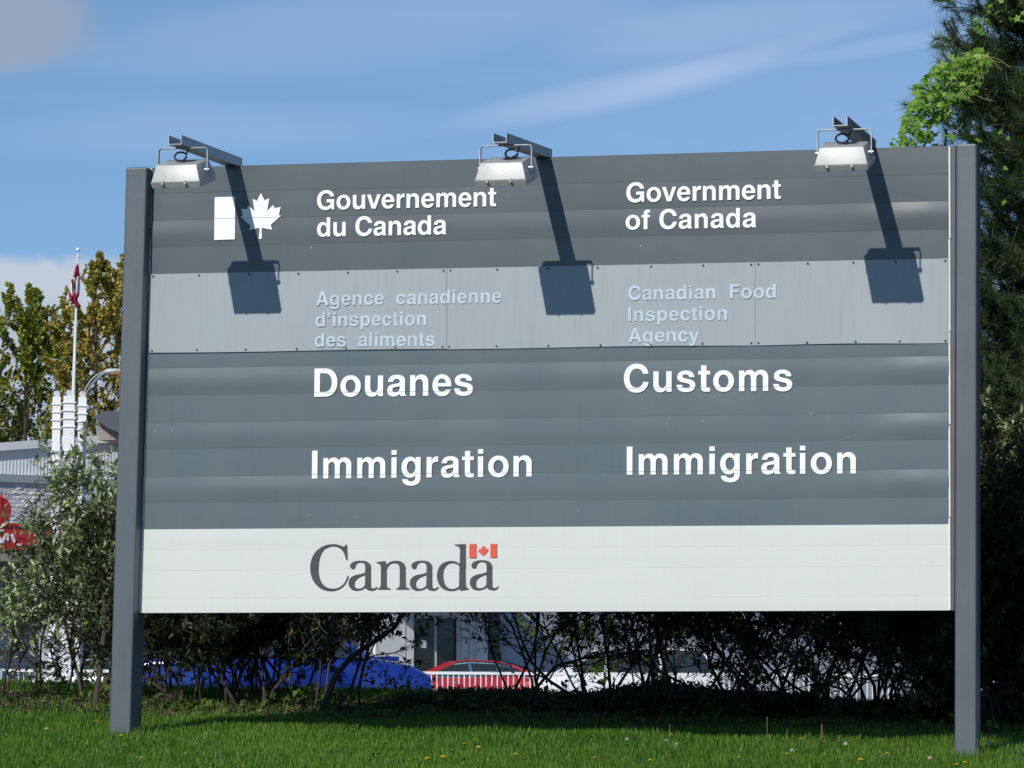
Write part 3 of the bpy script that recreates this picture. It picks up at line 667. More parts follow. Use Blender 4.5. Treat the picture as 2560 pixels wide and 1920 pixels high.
# canopy with the red fascia
OF = 2.6
sa, zf1 = wall_pt(0, 1307, OF); _, zf0 = wall_pt(0, 1374, OF); se, _ = wall_pt(330, 1374, OF)
mb = MB(); wbox(mb, sa-5, se, OF-.12, OF, zf0, zf1); wbox(mb, sa-5, se, OF, OF+.05, zf0, zf0+.1); wbox(mb, sa-5, se, OF, OF+.05, zf1-.08, zf1)
canopy = bp(mb, 'fascia', M['red'])
mb = MB(); wbox(mb, sa-5, se, .05, OF-.12, zf0+.02, zf0+.30); bp(mb, 'canopy_soffit', M['tan'])
mb = MB(); wbox(mb, sa-5, se-.1, .05, OF-.12, zf0-.28, zf0+.018)
wbox(mb, sa-5, se-.1, OF-.12, OF-.02, zf0-.30, zf0-.003); bp(mb, 'canopy_beam', M['tan'])
# remnants of white letters that the leaves let through on the fascia
def wtri(name, pix, m, off=OF+.003, th=.03):
    V = []; q = [wall_pt(u, v, off) for u, v in pix]; n = len(q)
    V = [WV(s, off, z) for s, z in q]+[WV(s, off+th, z) for s, z in q]
    Fs = [tuple(range(n))[::-1], tuple(n+i for i in range(n))]+[(i, (i+1) % n, n+(i+1) % n, n+i) for i in range(n)]
    return bp(MB().add(V, Fs), name, m)
for pix in ([(0, 1324), (8, 1324), (8, 1330), (0, 1330)], [(0, 1346), (9, 1344), (9, 1357), (0, 1358)], [(10, 1334), (20, 1332), (21, 1352), (17, 1352), (16, 1338), (13, 1338), (12, 1350), (9, 1350)],
            [(26, 1336), (32, 1334), (38, 1352), (34, 1358), (28, 1345)], [(86, 1332), (103, 1328), (104, 1333), (92, 1336), (90, 1344), (86, 1342)], [(42, 1360), (54, 1358), (54, 1364), (43, 1366)],
            [(160, 1361), (172, 1362), (182, 1344), (186, 1346), (176, 1366), (162, 1366)], [(206, 1364), (212, 1340), (218, 1342), (219, 1368), (214, 1368), (213, 1356), (210, 1368)], [(186, 1336), (196, 1332), (198, 1340), (190, 1344)]):
    wtri('fascia_letter', pix, M['white_paint'])
# second white canopy further along, posts and entrance
s0, z0 = wall_pt(205, 1400, 1.2); s1, z1 = wall_pt(300, 1432, 1.2)
mb = MB(); wbox(mb, s0, 10.0, .05, 1.2, z1-.05, z1+.28); bp(mb, 'side_canopy', M['white_paint'])
mb = MB(); a, _ = wall_pt(118, 1500, OF-.9); b, _ = wall_pt(162, 1500, OF-.9)
wbox(mb, a, a+.62, OF-1.25, OF-.45, GZ, zf0-.3); bp(mb, 'canopy_column', M['concrete'])
mb = MB(); wbox(mb, a+8, a+8.4, OF-1.2, OF-.8, GZ, z1-.06); bp(mb, 'canopy_column', M['concrete'])
# dark shop window under the canopy
mb = MB(); a, zz = wall_pt(205, 1440); wbox(mb, a, a+6, -.04, .08, .1, z1-.2); bp(mb, 'window', M['doorglass'])
# round red emblem standing on the fascia
dc, dz = wall_pt(-1, 1275, OF-.2)
mb = MB(); mb.disc(WV(dc, OF-.2, dz), WN, .345, .10, 40); mb.tube([WV(dc+.03, OF-.2, dz-.1), WV(dc+.03, OF-.2, dz+.40)], .05, 8); mb.tube([WV(dc, OF-.2, zf1-.02), WV(dc, OF-.2, dz-.3)], .06, 8)
bp(mb, 'round_emblem', M['red'])
mb = MB(); mb.tube([WV(dc+.02, OF-.14, dz-.33), WV(dc+.02, OF-.14, dz+.33)], .014, 6); bp(mb, 'emblem_rib', mat('dark_red', (.3, .01, .015), .5))
# dark hipped dormer on the roof
q = [PD(u, v, 99) for u, v in ((232, 1042), (262, 1028), (310, 1026), (320, 1090), (272, 1072))]
mb = MB(); e = Vector((-.2, 2.5, 0)); V = q+[p+e*1.5 for p in q]; mb.add(V, [(0, 1, 2, 3, 4), (5, 9, 8, 7, 6)]+[(i, (i+1) % 5, 5+(i+1) % 5, 5+i) for i in range(5)])
bp(mb, 'dormer_roof', M['roofdark'])
mb = MB(); q = [PD(u, v, 99.4) for u, v in ((246, 1052), (272, 1073), (320, 1090), (320, 1100), (246, 1100))]
V = q+[p+e for p in q]; mb.add(V, [(0, 1, 2, 3, 4), (5, 9, 8, 7, 6)]+[(i, (i+1) % 5, 5+(i+1) % 5, 5+i) for i in range(5)]); bp(mb, 'dormer_wall', M['tan'])
# entrance seen under the sign
def wrect(u0, v0, u1, v1, o0, o1, name, m, par=None, z0=None, z1=None):
    sA, za = wall_pt(u0, v0, o1); sB, zb = wall_pt(u1, v1, o1)
    mb = MB(); wbox(mb, sA, sB, o0, o1, zb if z0 is None else z0, za if z1 is None else z1)
    return bp(mb, name, m, par)
wrect(940, 1480, 1012, 1800, -.04, .06, 'entrance_wall', M['white_paint'], z0=GZ, z1=4.2)
wrect(1012, 1500, 1145, 1541, -.04, .06, 'entrance_lintel', M['white_paint'], z1=4.2)
for a, b in ((1014.5, 1034), (1087, 1094), (1142, 1145)): pass
d1 = wrect(1012, 1541, 1087, 1800, -.03, .03, 'door', M['white_paint'], z0=GZ)
wrect(1036, 1545, 1084, 1800, .031, .045, 'door_pane', M['doorglass'], d1, z0=GZ+.2)
wrect(1053, 1601, 1066, 1620, .046, .052, 'door_notice', M['paper'], d1)
d2 = wrect(1087.3, 1541, 1145, 1800, -.03, .03, 'door', M['white_paint'], z0=GZ)
wrect(1093, 1545, 1141, 1800, .031, .045, 'door_pane', M['doorglass'], d2, z0=GZ+.2)
for a, b, oo in ((1145, 1156, .10), (1156.5, 1170, .24), (1171, 1179, .12), (1180, 1194, .34), (1196, 1218, .5)):
    wrect(a, 1400, b, 1800, .0, oo, 'entrance_pilaster', M['white_paint'], z0=GZ, z1=4.2)
wrect(1220, 1500, 1250, 1800, -.04, .02, 'entrance_window', M['doorglass'], z0=GZ+.3, z1=3.4)
wrect(1251, 1480, 2500, 1800, -.04, .03, 'pale_wall', M['concrete'], z0=GZ, z1=3.9)
sA, _ = wall_pt(930, 1500, 2.2); sB, _ = wall_pt(1260, 1500, 2.2)
mb = MB(); wbox(mb, sA+1.6, sB+1.2, .06, 3.4, 2.75, 3.1); bp(mb, 'entrance_canopy', M['white_paint'])

# ------------------------------------------------------------------ white pylons with the flagpole
pyl = empty('pylon_cluster', WV(4, 3.2, GZ)); tag(pyl, 'three tall white banded pylons with round caps in front of the shop wall', 'pylons')
def pp(mb, name, m=None, smooth=False, par=pyl):
    o = mb.build(name, m or M['white_paint'], smooth=smooth); o.parent = par; o.matrix_parent_inverse = Matrix.Translation(-Vector(par.location)); return o
DPY = 90.0
for (u0, u1, vt, dd) in ((131, 153, 992, 0), (158, 189, 990, -.5), (195, 218, 993, .6)):
    a = PD(u0, vt, DPY+dd); b = PD(u1, vt, DPY+dd); w = (b-a).length*.5; c = (a+b)/2; c.z = 0; zt_ = a.z
    ax = Vector((math.cos(.32), math.sin(.32), 0)); ay = Vector((-ax.y, ax.x, 0)); h = w*.9
    pp(MB().obox(c+Vector((0, 0, (zt_+GZ)/2)), ax*h, ay*h, (0, 0, (zt_-GZ)/2)), 'pylon')
    for v in (1011, 1031, 1051, 1071, 1131):
        z = PD(u0, v, DPY).z; pp(MB().obox(c+Vector((0, 0, z)), ax*(h+.035), ay*(h+.035), (0, 0, .016)), 'band')
    pp(MB().disc(c+Vector((0, 0, zt_+.075)), ay*.9-ax*.5, .078, .05, 20), 'round_cap')
a = PD(150, 1090, DPY); b = PD(162, 1110, DPY); pp(MB().box((a.x-.05, a.y-.05, b.z), (b.x+.05, a.y+.08, a.z)), 'tie_beam')
fp = empty('flagpole', PD(190, 1650, 90.8)); tag(fp, 'tall white flagpole with ball finial rising behind the white pylons', 'flagpole')
p0 = PD(183, 1100, 90.8); p1 = PD(183.5, 985, 90.8); p2 = PD(195, 635, 90.8); base = p0.copy(); base.x = p0.x-(p1.x-p0.x)*.5; base.z = GZ; 
fo = MB().tube([base, p0, p1, p2], [.055, .05, .048, .024], 12); pp(fo, 'pole', smooth=True, par=fp)
bm = bmesh.new(); bmesh.ops.create_uvsphere(bm, u_segments=16, v_segments=10, radius=.052); me = bpy.data.meshes.new('finial'); bm.to_mesh(me); bm.free()
fi = link('finial', me, M['white_paint'], fp); fi.location = PD(195, 624, 90.8)-Vector(fp.location)
for p_ in me.polygons: p_.use_smooth = True
pp(MB().disc(PD(195, 642, 90.8), (0, 0, 1), .045, .03, 12), 'truck', par=fp)
# flag hanging limp: cloth folded to a narrow bundle
fl = empty('flag', PD(190, 700, 90.7)); tag(fl, 'limp red and white national flag with maple leaf hanging from the pole', 'flag')
def flagcloth(rows, name, m, dy=0):
    V = []; Fs = []; n = 13
    for (v, ul, ur) in rows:
        for i in range(n):
            t = i/(n-1); u = ul+(ur-ul)*t
            V.append(PD(u, v+3*math.sin(t*5), 90.7+dy+.07*math.sin(t*13+v*.02)))
    for j in range(len(rows)-1):
        for i in range(n-1): a = j*n+i; Fs.append((a, a+1, a+n+1, a+n))
    o = MB().add(V, Fs).build(name, m, smooth=True); md = o.modifiers.new('s', 'SOLIDIFY'); md.thickness = .004
    o.parent = fl; o.matrix_parent_inverse = Matrix.Translation(-Vector(fl.location)); return o
M['flagred'] = mat('flag_red', (.42, .025, .05), .7); M['flagwhite'] = mat('flag_white', (.72, .70, .68), .75)
def lerp3(a, b, n): return [tuple(x+(y-x)*k/n for x, y in zip(a, b)) for k in range(n+1)]
flagcloth(lerp3((660, 190, 196), (692, 183, 199), 4), 'red_band', M['flagred'])
flagcloth(lerp3((692, 182, 199), (712, 173, 200), 3)+lerp3((720, 172, 200), (738, 176, 200), 3), 'white_field', M['flagwhite'], .01)
flagcloth(lerp3((730, 171, 190), (740, 173, 199), 2)+lerp3((752, 175, 192), (768, 196, 203), 3), 'red_band', M['flagred'], -.02)
flagcloth(lerp3((698, 177, 182), (716, 181, 186), 3), 'maple_leaf', M['flagred'], -.1)

# street lamps behind the building
def street_lamp(name_u, arc, head, depth, label, r=.035):
    t = empty('street_lamp', PD(arc[0][0], 1650, depth)); tag(t, label, 'street lamp', None)
    def q(o): o.parent = t; o.matrix_parent_inverse = Matrix.Translation(-Vector(t.location)); return o
    pts = [PD(u, v, depth) for u, v in arc]; b0 = pts[0].copy(); b0.z = GZ
    q(MB().tube([b0]+pts, r, 8).build('pole', M['greytrim'], smooth=True))
    (u0, v0), (u1, v1) = head
    a, b = PD(u0, v0, depth), PD(u1, v1, depth)
    q(MB().tube([a, a.lerp(b, .25), a.lerp(b, .7), b], [r*1.1, r*3.2, r*3.0, r*1.4], 10).build('lamp_head', M['alu'], smooth=True))
    return t, q
t, q = street_lamp(0, [(207, 1100), (207, 1000), (214, 972), (226, 952), (241, 938), (262, 929)], [(258, 929), (302, 926)], 104, 'curved street lamp with pale head above the shop roof beside the pylons', .026)
pts = [PD(u, v, 104) for u, v in [(210, 995), (220, 976), (232, 957), (246, 943), (262, 932)]]
q(MB().tube(pts, .02, 6).build('lamp_arm', M['greytrim'], smooth=True))
a, b = PD(276, 934, 104), PD(298, 932, 104); q(MB().tube([a, b], [.05, .05], 8).build('lamp_lens', mat('amber_lens', (.45, .16, .06), .4), smooth=True))
street_lamp(0, [(244, 1100), (243, 1040), (240, 1026), (232, 1018), (222, 1016)], [(226, 1017), (210, 1022)], 104.5, 'small grey street lamp with curved arm over the dark dormer roof', .028)

# ------------------------------------------------------------------ white picket railing of the car park
rail = empty('picket_fence', PD(900, 1650, 88)); rail.location.z = GZ; tag(rail, 'white metal picket railing running along the car park behind the shrubs', 'fence')
def rp(o): o.parent = rail; o.matrix_parent_inverse = Matrix.Translation(-Vector(rail.location)); return o
ra = PD(-160, 1686, 86); rb = PD(2360, 1688, 90); zr = .255
ra.z = rb.z = zr; L = (rb-ra).length; dr = (rb-ra).normalized()
up = Vector((0, 0, 1)); sd = dr.cross(up)
rp(MB().obox((ra+rb)/2, dr*L/2, sd*.03, up*.035).build('top_rail', M['white_paint']))
lo = (ra+rb)/2; lo.z = GZ+.12; rp(MB().obox(lo, dr*L/2, sd*.02, up*.02).build('bottom_rail', M['white_paint']))
np0 = int(L/.135)
pk = MB().obox((0, 0, 0), dr*.013, sd*.013, up*((zr-.035-GZ)/2)).build('picket', M['white_paint'])
for i in range(min(np0, 290)):
    o = pk if i == 0 else pk.copy()
    if i: COL.objects.link(o)
    p = ra+dr*(.05+i*L/min(np0, 290)); p.z = (zr-.035+GZ)/2; o.parent = rail; o.location = p-Vector(rail.location)
    o.rotation_euler = (0, random.uniform(-.012, .012), 0)

# ------------------------------------------------------------------ parked vehicles
M['tyre'] = mat('tyre', (.015, .015, .015), .85); M['rim'] = mat('alloy_rim', (.45, .46, .47), .35, metal=.8)
M['cglass'] = mat('car_glass', (.02, .028, .03), .04, spec=.8); M['chrome'] = mat('chrome', (.75, .75, .76), .12, metal=1)
M['lampc'] = mat('headlamp', (.7, .72, .75), .15, spec=.8); M['tail'] = mat('tail_lamp', (.45, .02, .02), .25)
def paint(n, c, met=.25, r=.28): return mat(n, c, r, metal=met, coat=.8)
def make_car(name, label, cat, pm, L, w, body, gh, wt, wheels, loc, head, trim=None, scoop=False, zbot=.28, pillars=(), group=None):
    """body: (x, ztop, halfwidth factor) along the length, front at +x; gh: side outline of the glasshouse (x, z) base front, top front ..., base rear"""
    t = empty(name, loc); t.rotation_euler = (0, 0, head); tag(t, label, cat, group)
    V = []; Fs = []; n = None
    for x, z, f in body:
        hw = w/2*f
        half = [(hw*.86, zbot), (hw*.97, zbot+.08), (hw, zbot+.28), (hw*.995, z-.17), (hw*.96, z-.06), (hw*.86, z-.008), (hw*.4, z+.018)]
        ring = [(y, zz) for y, zz in half]+[(-y, zz) for y, zz in half[::-1]]
        n = len(ring); V += [(x, y, zz) for y, zz in ring]
    for i in range(len(body)-1):
        for k in range(n): Fs.append((i*n+k, i*n+(k+1) % n, (i+1)*n+(k+1) % n, (i+1)*n+k))
    Fs += [tuple(range(n)), tuple((len(body)-1)*n+k for k in range(n))[::-1]]
    o = MB().add(V, Fs).build('body', pm, t, smooth=True)
    # glasshouse
    zb = min(z for x, z in gh); zt_ = max(z for x, z in gh)
    wb = w/2*.90
    def yy(z): return wb+(wt/2-wb)*(z-zb)/(zt_-zb)
    m = len(gh); V = [(x, yy(z), z) for x, z in gh]+[(x, -yy(z), z) for x, z in gh]
    Fs = [tuple(range(m)), tuple(range(m, 2*m))[::-1]]+[(i, (i+1) % m, m+(i+1) % m, m+i) for i in range(m)]
    MB().add(V, Fs).build('windows', M['cglass'], t)
    # roof skin and pillars
    top = [p for p in gh if p[1] > zt_-.16]
    rr = MB()
    for (xa, za), (xb, zb_) in zip(top[:-1], top[1:]):
        ya, yb_ = yy(za)+.012, yy(zb_)+.012
        rr.hexa([(xa, -ya, za-.035), (xb, -yb_, zb_-.035), (xb, yb_, zb_-.035), (xa, ya, za-.035), (xa, -ya*.92, za+.028), (xb, -yb_*.92, zb_+.028), (xb, yb_*.92, zb_+.028), (xa, ya*.92, za+.028)])
    rr.build('roof', pm, t, bev=.012)
    def bar(p, q, name, mm, s_, th=.03, wd=.035):
        a = Vector((p[0], s_*(yy(p[1])+.006), p[1])); b = Vector((q[0], s_*(yy(q[1])+.006), q[1])); d = (b-a).normalized(); sd = Vector((0, 1, 0)); nn = d.cross(sd).normalized()
        MB().obox((a+b)/2, (b-a)/2, nn*wd, sd*th/2).build(name, mm, t)
    for s_ in (-1, 1):
        bar(gh[0], top[0], 'pillar', pm, s_); bar(gh[-1], top[-1], 'pillar', pm, s_)
        for (xa, za), (xb, zb_) in pillars: bar((xa, za), (xb, zb_), 'pillar', trim or pm, s_, wd=.04)
        if trim:
            for p, q in zip(top[:-1], top[1:]): bar((p[0], p[1]-.05), (q[0], q[1]-.05), 'window_trim', trim, s_, .024, .014)
            bar((gh[0][0], zb+.012), (gh[-1][0], zb+.012), 'window_trim', trim, s_, .024, .014)
    for x in wheels:
        for s_ in (-1, 1):
            wh = MB().disc((x, s_*(w/2-.10), .32), (0, 1, 0), .32, .22, 24).build('wheel', M['tyre'], t)
            MB().disc((x, s_*(w/2+.014), .32), (0, 1, 0), .20, .012, 16).build('rim', M['rim'], wh)
    xf = body[-1][0] if body[-1][0] > body[0][0] else body[0][0]; xr = min(body[0][0], body[-1][0])
    zfr = [z for x, z, f in body if x == xf][0]; zrr = [z for x, z, f in body if x == xr][0]
    for s_ in (-1, 1):
        MB().obox((xf-.03, s_*w*.34, zfr-.14), (.06, 0, 0), (0, w*.09, 0), (0, 0, .07)).build('headlight', M['lampc'], t, bev=.015)
        MB().obox((xr+.03, s_*w*.38, zrr-.16), (.06, 0, 0), (0, w*.06, 0), (0, 0, .09)).build('tail_light', M['tail'], t, bev=.015)
        MB().obox((gh[0][0]-.28, s_*(w/2+.07), zb+.06), (.07, 0, 0), (0, .08, 0), (0, 0, .06)).build('mirror', pm, t, bev=.02)
        MB().obox((sum(wheels)/2+.1, s_*(w/2+.004), zb-.12), (.10, 0, 0), (0, .012, 0), (0, 0, .015)).build('door_handle', trim or pm, t)
        for xx in (sum(wheels)/2-.05, gh[0][0]-.25): MB().obox((xx, s_*(w/2*1.0), (zbot+.28+zb-.18)/2), (.004, 0, 0), (0, .003, 0), (0, 0, (zb-.18-zbot-.28)/2)).build('door_gap', M['tyre'], t)
    if scoop:
        MB().hexa([(1.45, -.33, zb+.0), (1.95, -.30, zb-.06), (1.95, .30, zb-.06), (1.45, .33, zb+.0), (1.45, -.30, zb+.02), (1.92, -.28, zb+.03), (1.92, .28, zb+.03), (1.45, .30, zb+.02)]).build('hood_scoop', pm, t, bev=.02)
        MB().obox((1.94, 0, zb-.01), (.012, 0, 0), (0, .25, 0), (0, 0, .035)).build('scoop_mouth', M['tyre'], t)
    return t
red = paint('red_car_paint', (.50, .015, .02)); blue = paint('blue_car_paint', (.008, .032, .27), .3, .2); silv = paint('silver_car_paint', (.72, .73, .75), .35, .25); whi = paint('white_car_paint', (.75, .76, .78), 0, .3)
def gl(u, depth, z=GZ+.004):
    p = PD(u, 1650, depth); p.z = z; return p
H0 = math.atan2(RT[1], RT[0])
make_car('parked_car', 'red car with chrome window trim parked behind the railing, sun glint on its windscreen', 'car', red, 4.6, 1.8,
         [(2.3, .62, .8), (2.2, .78, .9), (1.6, .90, .97), (1.0, .99, 1), (0, 1.02, 1), (-1.5, 1.05, 1), (-2.1, 1.02, .95), (-2.3, .85, .85)],
         [(1.02, .98), (.15, 1.38), (-.3, 1.43), (-.9, 1.40), (-1.35, 1.31), (-2.0, 1.04)], 1.15, (1.45, -1.35), gl(1143, 95), math.pi+H0+.12, M['chrome'], pillars=[((-.32, .98), (-.25, 1.38)), ((-1.05, .98), (-.98, 1.36))])
make_car('parked_van', 'blue van with a hood scoop parked behind the shrubs left of the red car', 'van', blue, 5.0, 1.85,
         [(2.5, .70, .72), (2.42, .92, .86), (2.1, 1.08, .95), (1.45, 1.18, .99), (1.0, 1.22, 1), (0, 1.22, 1), (-2.3, 1.22, 1), (-2.5, 1.05, .93)],
         [(1.35, 1.20), (.58, 1.70), (.2, 1.80), (-1.0, 1.83), (-2.1, 1.78), (-2.45, 1.22)], 1.35, (1.6, -1.6), gl(702, 60, -.60), H0+.16, M['chrome'], scoop=True, pillars=[((.1, 1.2), (.05, 1.74)), ((-1.2, 1.2), (-1.15, 1.78))])
make_car('parked_car', 'silver white sedan parked behind the railing at the left edge', 'car', silv, 4.6, 1.8,
         [(2.3, .60, .8), (2.2, .72, .9), (1.6, .86, .97), (1.0, .97, 1), (0, 1.0, 1), (-1.5, 1.02, 1), (-2.1, 1.02, .95), (-2.3, .88, .85)],
         [(1.05, .95), (.15, 1.36), (-.3, 1.41), (-1.0, 1.38), (-1.9, 1.03)], 1.15, (1.45, -1.35), gl(232, 93), math.pi+H0-.1, None, pillars=[((-.4, .96), (-.35, 1.36))])
make_car('parked_van', 'white van parked behind the railing between dark branches, right of the red car', 'van', whi, 4.9, 1.85,
         [(2.45, .75, .78), (2.35, .98, .9), (1.9, 1.06, .97), (1.4, 1.12, 1), (0, 1.14, 1), (-2.3, 1.14, 1), (-2.45, 1.0, .93)],
         [(1.75, 1.10), (1.15, 1.55), (.7, 1.70), (-.8, 1.76), (-2.0, 1.70), (-2.4, 1.12)], 1.35, (1.55, -1.55), gl(1560, 94), math.pi+H0+.05, None, pillars=[((.55, 1.1), (.5, 1.68)), ((-.9, 1.1), (-.85, 1.72))])

# ------------------------------------------------------------------ vegetation helpers
def seg_mesh(name, P0, P1, R0, R1, sides=5, smooth=True):
    P0 = np.asarray(P0, float); P1 = np.asarray(P1, float); n = len(P0)
    d = P1-P0; d /= np.linalg.norm(d, axis=1, keepdims=True)+1e-9
    a = np.where(np.abs(d[:, 2:3]) < .9, np.array([[0, 0, 1.]]), np.array([[1., 0, 0]])); e1 = np.cross(d, a); e1 /= np.linalg.norm(e1, axis=1, keepdims=True); e2 = np.cross(d, e1)
    ang = 2*np.pi*np.arange(sides)/sides
    ring = e1[:, None, :]*np.cos(ang)[None, :, None]+e2[:, None, :]*np.sin(ang)[None, :, None]
    V = np.concatenate([P0[:, None, :]+ring*np.asarray(R0)[:, None, None], P1[:, None, :]+ring*np.asarray(R1)[:, None, None]], 1)
    k = np.arange(sides); Fq = np.stack([k, (k+1) % sides, (k+1) % sides+sides, k+sides], -1)
    F = (Fq[None]+(np.arange(n)*2*sides)[:, None, None]).reshape(-1, 4)
    return np_mesh(name, V.reshape(-1, 3), F, smooth=smooth)
def leaf_frames(P, D, up=None, roll=1.2, r=rng):
    D = D/np.linalg.norm(D, axis=1, keepdims=True)
    up = np.array([0, 0, 1.]) if up is None else up
    s_ = np.cross(D, up+r.normal(0, .35*roll, D.shape)); s_ /= np.linalg.norm(s_, axis=1, keepdims=True)+1e-9
    return D, s_, np.cross(s_, D)
def leaf_mesh(name, P, D, ln, wd, tint, fold=.25, droop=.2, r=rng, roll=1.2, rows=2):
    """folded, slightly curled leaves: base, two side pairs, tip"""
    D, s_, n_ = leaf_frames(P, D, r=r, roll=roll); N_ = len(P); ln = ln[:, None]; wd = wd[:, None]
    b = P; m = P+D*ln*.45+n_*ln*.0; tip = P+D*ln-n_*ln*droop
    l = P+D*ln*.42+s_*wd*.5+n_*wd*fold; rr = P+D*ln*.42-s_*wd*.5+n_*wd*fold
    V = np.stack([b, l, tip, rr, m], 1)
    Fb = np.array([[0, 4, 1], [1, 4, 2], [0, 3, 4], [3, 2, 4]]); F = (Fb[None]+(np.arange(N_)*5)[:, None, None]).reshape(-1, 3)
    return np_mesh(name, V.reshape(-1, 3), F, tint=np.repeat(tint, 5))
def grow(base, dirs, h, levels=3, nkids=(5, 6), r0=.03, seg=7, wander=.22, spread=.75, lift=.12, kidlen=.5, rnd=None, start=.3):
    """branching skeleton: returns segments and the twigs leaves can sit on"""
    rnd = rnd or random.Random(1); S0 = []; tw = []
    def br(p, d, L, r, lev):
        pts = [p]; n = max(3, int(seg*(.6 if lev else 1)))
        for i in range(n):
            d = (d+Vector((rnd.gauss(0, wander), rnd.gauss(0, wander), rnd.gauss(0, wander)+lift))*.5).normalized()
            q = pts[-1]+d*(L/n); ra = r*(1-.75*i/n); rb = r*(1-.75*(i+1)/n)
            S0.append((pts[-1], q, ra, rb)); pts.append(q)
            if lev >= levels-1: tw.append((pts[-2], q, lev))
            if lev < levels and (i/n >= (start if lev == 0 else .15)):
                for _ in range(nkids[min(lev, len(nkids)-1)]//n+(1 if rnd.random() < (nkids[min(lev, len(nkids)-1)] % n)/n else 0)):
                    kd = (d+Vector((rnd.gauss(0, spread), rnd.gauss(0, spread), rnd.gauss(0, spread*.6)))).normalized()
                    br(q, kd, L*kidlen*rnd.uniform(.6, 1.15), max(rb*.62, .0016), lev+1)
    for b, d in zip(base, dirs): br(Vector(b), Vector(d).normalized(), h*rnd.uniform(.85, 1.1), r0*rnd.uniform(.7, 1.2), 0)
    return S0, tw
def segs_obj(name, S0, m, parent, sides=5, kind=None):
    A = np.array([[*a, *b, c, d] for a, b, c, d in S0]); off = np.array(parent.location) if parent else 0
    o = link(name, seg_mesh(name, A[:, :3]-off, A[:, 3:6]-off, A[:, 6], A[:, 7], sides), m, parent)
    if kind: o['kind'] = kind
    return o
def foliate(tw, per, lenr, widr, tintf, name, m, parent, rnd=rng, droop=.2, fold=.25, single=0, jitter=.9, ok=None, maxz=None):
    P0 = np.array([list(a) for a, b, l in tw]); P1 = np.array([list(b) for a, b, l in tw])
    i = rnd.integers(0, len(tw), int(len(tw)*per)); t = rnd.random((len(i), 1))
    P = P0[i]+(P1[i]-P0[i])*t; D = (P1[i]-P0[i]); D /= np.linalg.norm(D, axis=1, keepdims=True); D = D+rnd.normal(0, jitter, D.shape)+np.array([0, 0, .25])
    if ok is not None:
        k = ok(P); P = P[k]; D = D[k]
    ln = rnd.uniform(*lenr, len(P)); wd = ln*rnd.uniform(*widr, len(P)); ti = np.clip(tintf(P), 0, 1)
    off = np.array(parent.location)
    if single:          # the leaves nearest the camera, each an object of its own
        dist = np.linalg.norm(P-CAM, axis=1)+rnd.uniform(0, 1.2, len(P)); o_ = np.argsort(dist); si = o_[:single]; rest = o_[single:]
        protos = []
        for k in range(4):
            me = leaf_mesh('leaf', np.zeros((1, 3)), np.array([[0, 1., 0]]), np.array([1.]), np.array([(.30+.04*k)]), np.array([[.25, .5, .72, .95][k]]), fold, droop, roll=0)
            me.materials.append(m); protos.append(me)
        D_, s_, n_ = leaf_frames(P[si], D[si])
        for j, q in enumerate(si):
            o = bpy.data.objects.new('leaf', protos[min(3, int(ti[q]*4))]); COL.objects.link(o); o.parent = parent
            L = ln[q]; A = np.stack([s_[j]*L, D_[j]*L, n_[j]*L], 1); p = P[q]-off
            o.matrix_local = Matrix(((A[0, 0], A[0, 1], A[0, 2], p[0]), (A[1, 0], A[1, 1], A[1, 2], p[1]), (A[2, 0], A[2, 1], A[2, 2], p[2]), (0, 0, 0, 1)))
        P, D, ln, wd, ti = P[rest], D[rest], ln[rest], wd[rest], ti[rest]
    o = link(name, leaf_mesh(name, P-off, D, ln, wd, ti, fold, droop, r=rnd), m, parent); o['kind'] = 'stuff'; return o

def shrub(name, label, x, y, h, nst, leafm, per, lenr=(.05, .10), widr=(.26, .36), spread=.35, seed=1, single=0, tint=(.5, .25), kids=(10, 7), r0=.013, cat='shrub', group=None, barkm='twig', lean=(0, 0), levels=3, ok=None, kidlen=.42, start=.06, wander=.28, lim=False):
    r = random.Random(seed); nr = np.random.default_rng(seed)
    b = Vector((x, y, float(gz(x, y))-.03)); t = empty(name, b); tag(t, label, cat, group)
    bases = [b+Vector((r.uniform(-.22, .22), r.uniform(-.18, .18), 0)) for _ in range(nst)]
    dirs = [Vector((lean[0]+r.gauss(0, spread), lean[1]+r.gauss(0, spread*.8), 1)) for _ in range(nst)]
    S0, tw = grow(bases, dirs, h, levels, kids, r0, rnd=r, kidlen=kidlen, start=start, wander=wander)
    S0 = [q for q in S0 if q[1].y > .45 and (not lim or envelope(np.array([[q[1].x, q[1].y, q[1].z-.06]]))[0])]
    tw = [q for q in tw if q[1].y > .5]
    st = segs_obj('branches', S0, M[barkm], t)
    if lim: tw = [q for q in tw if envelope(np.array([[q[1].x, q[1].y, q[1].z]]))[0]]
    if per: foliate(tw, per, lenr, widr, lambda P: nr.normal(tint[0], tint[1], len(P)), 'foliage', M[leafm], t, nr, single=single, ok=ok)
    return t

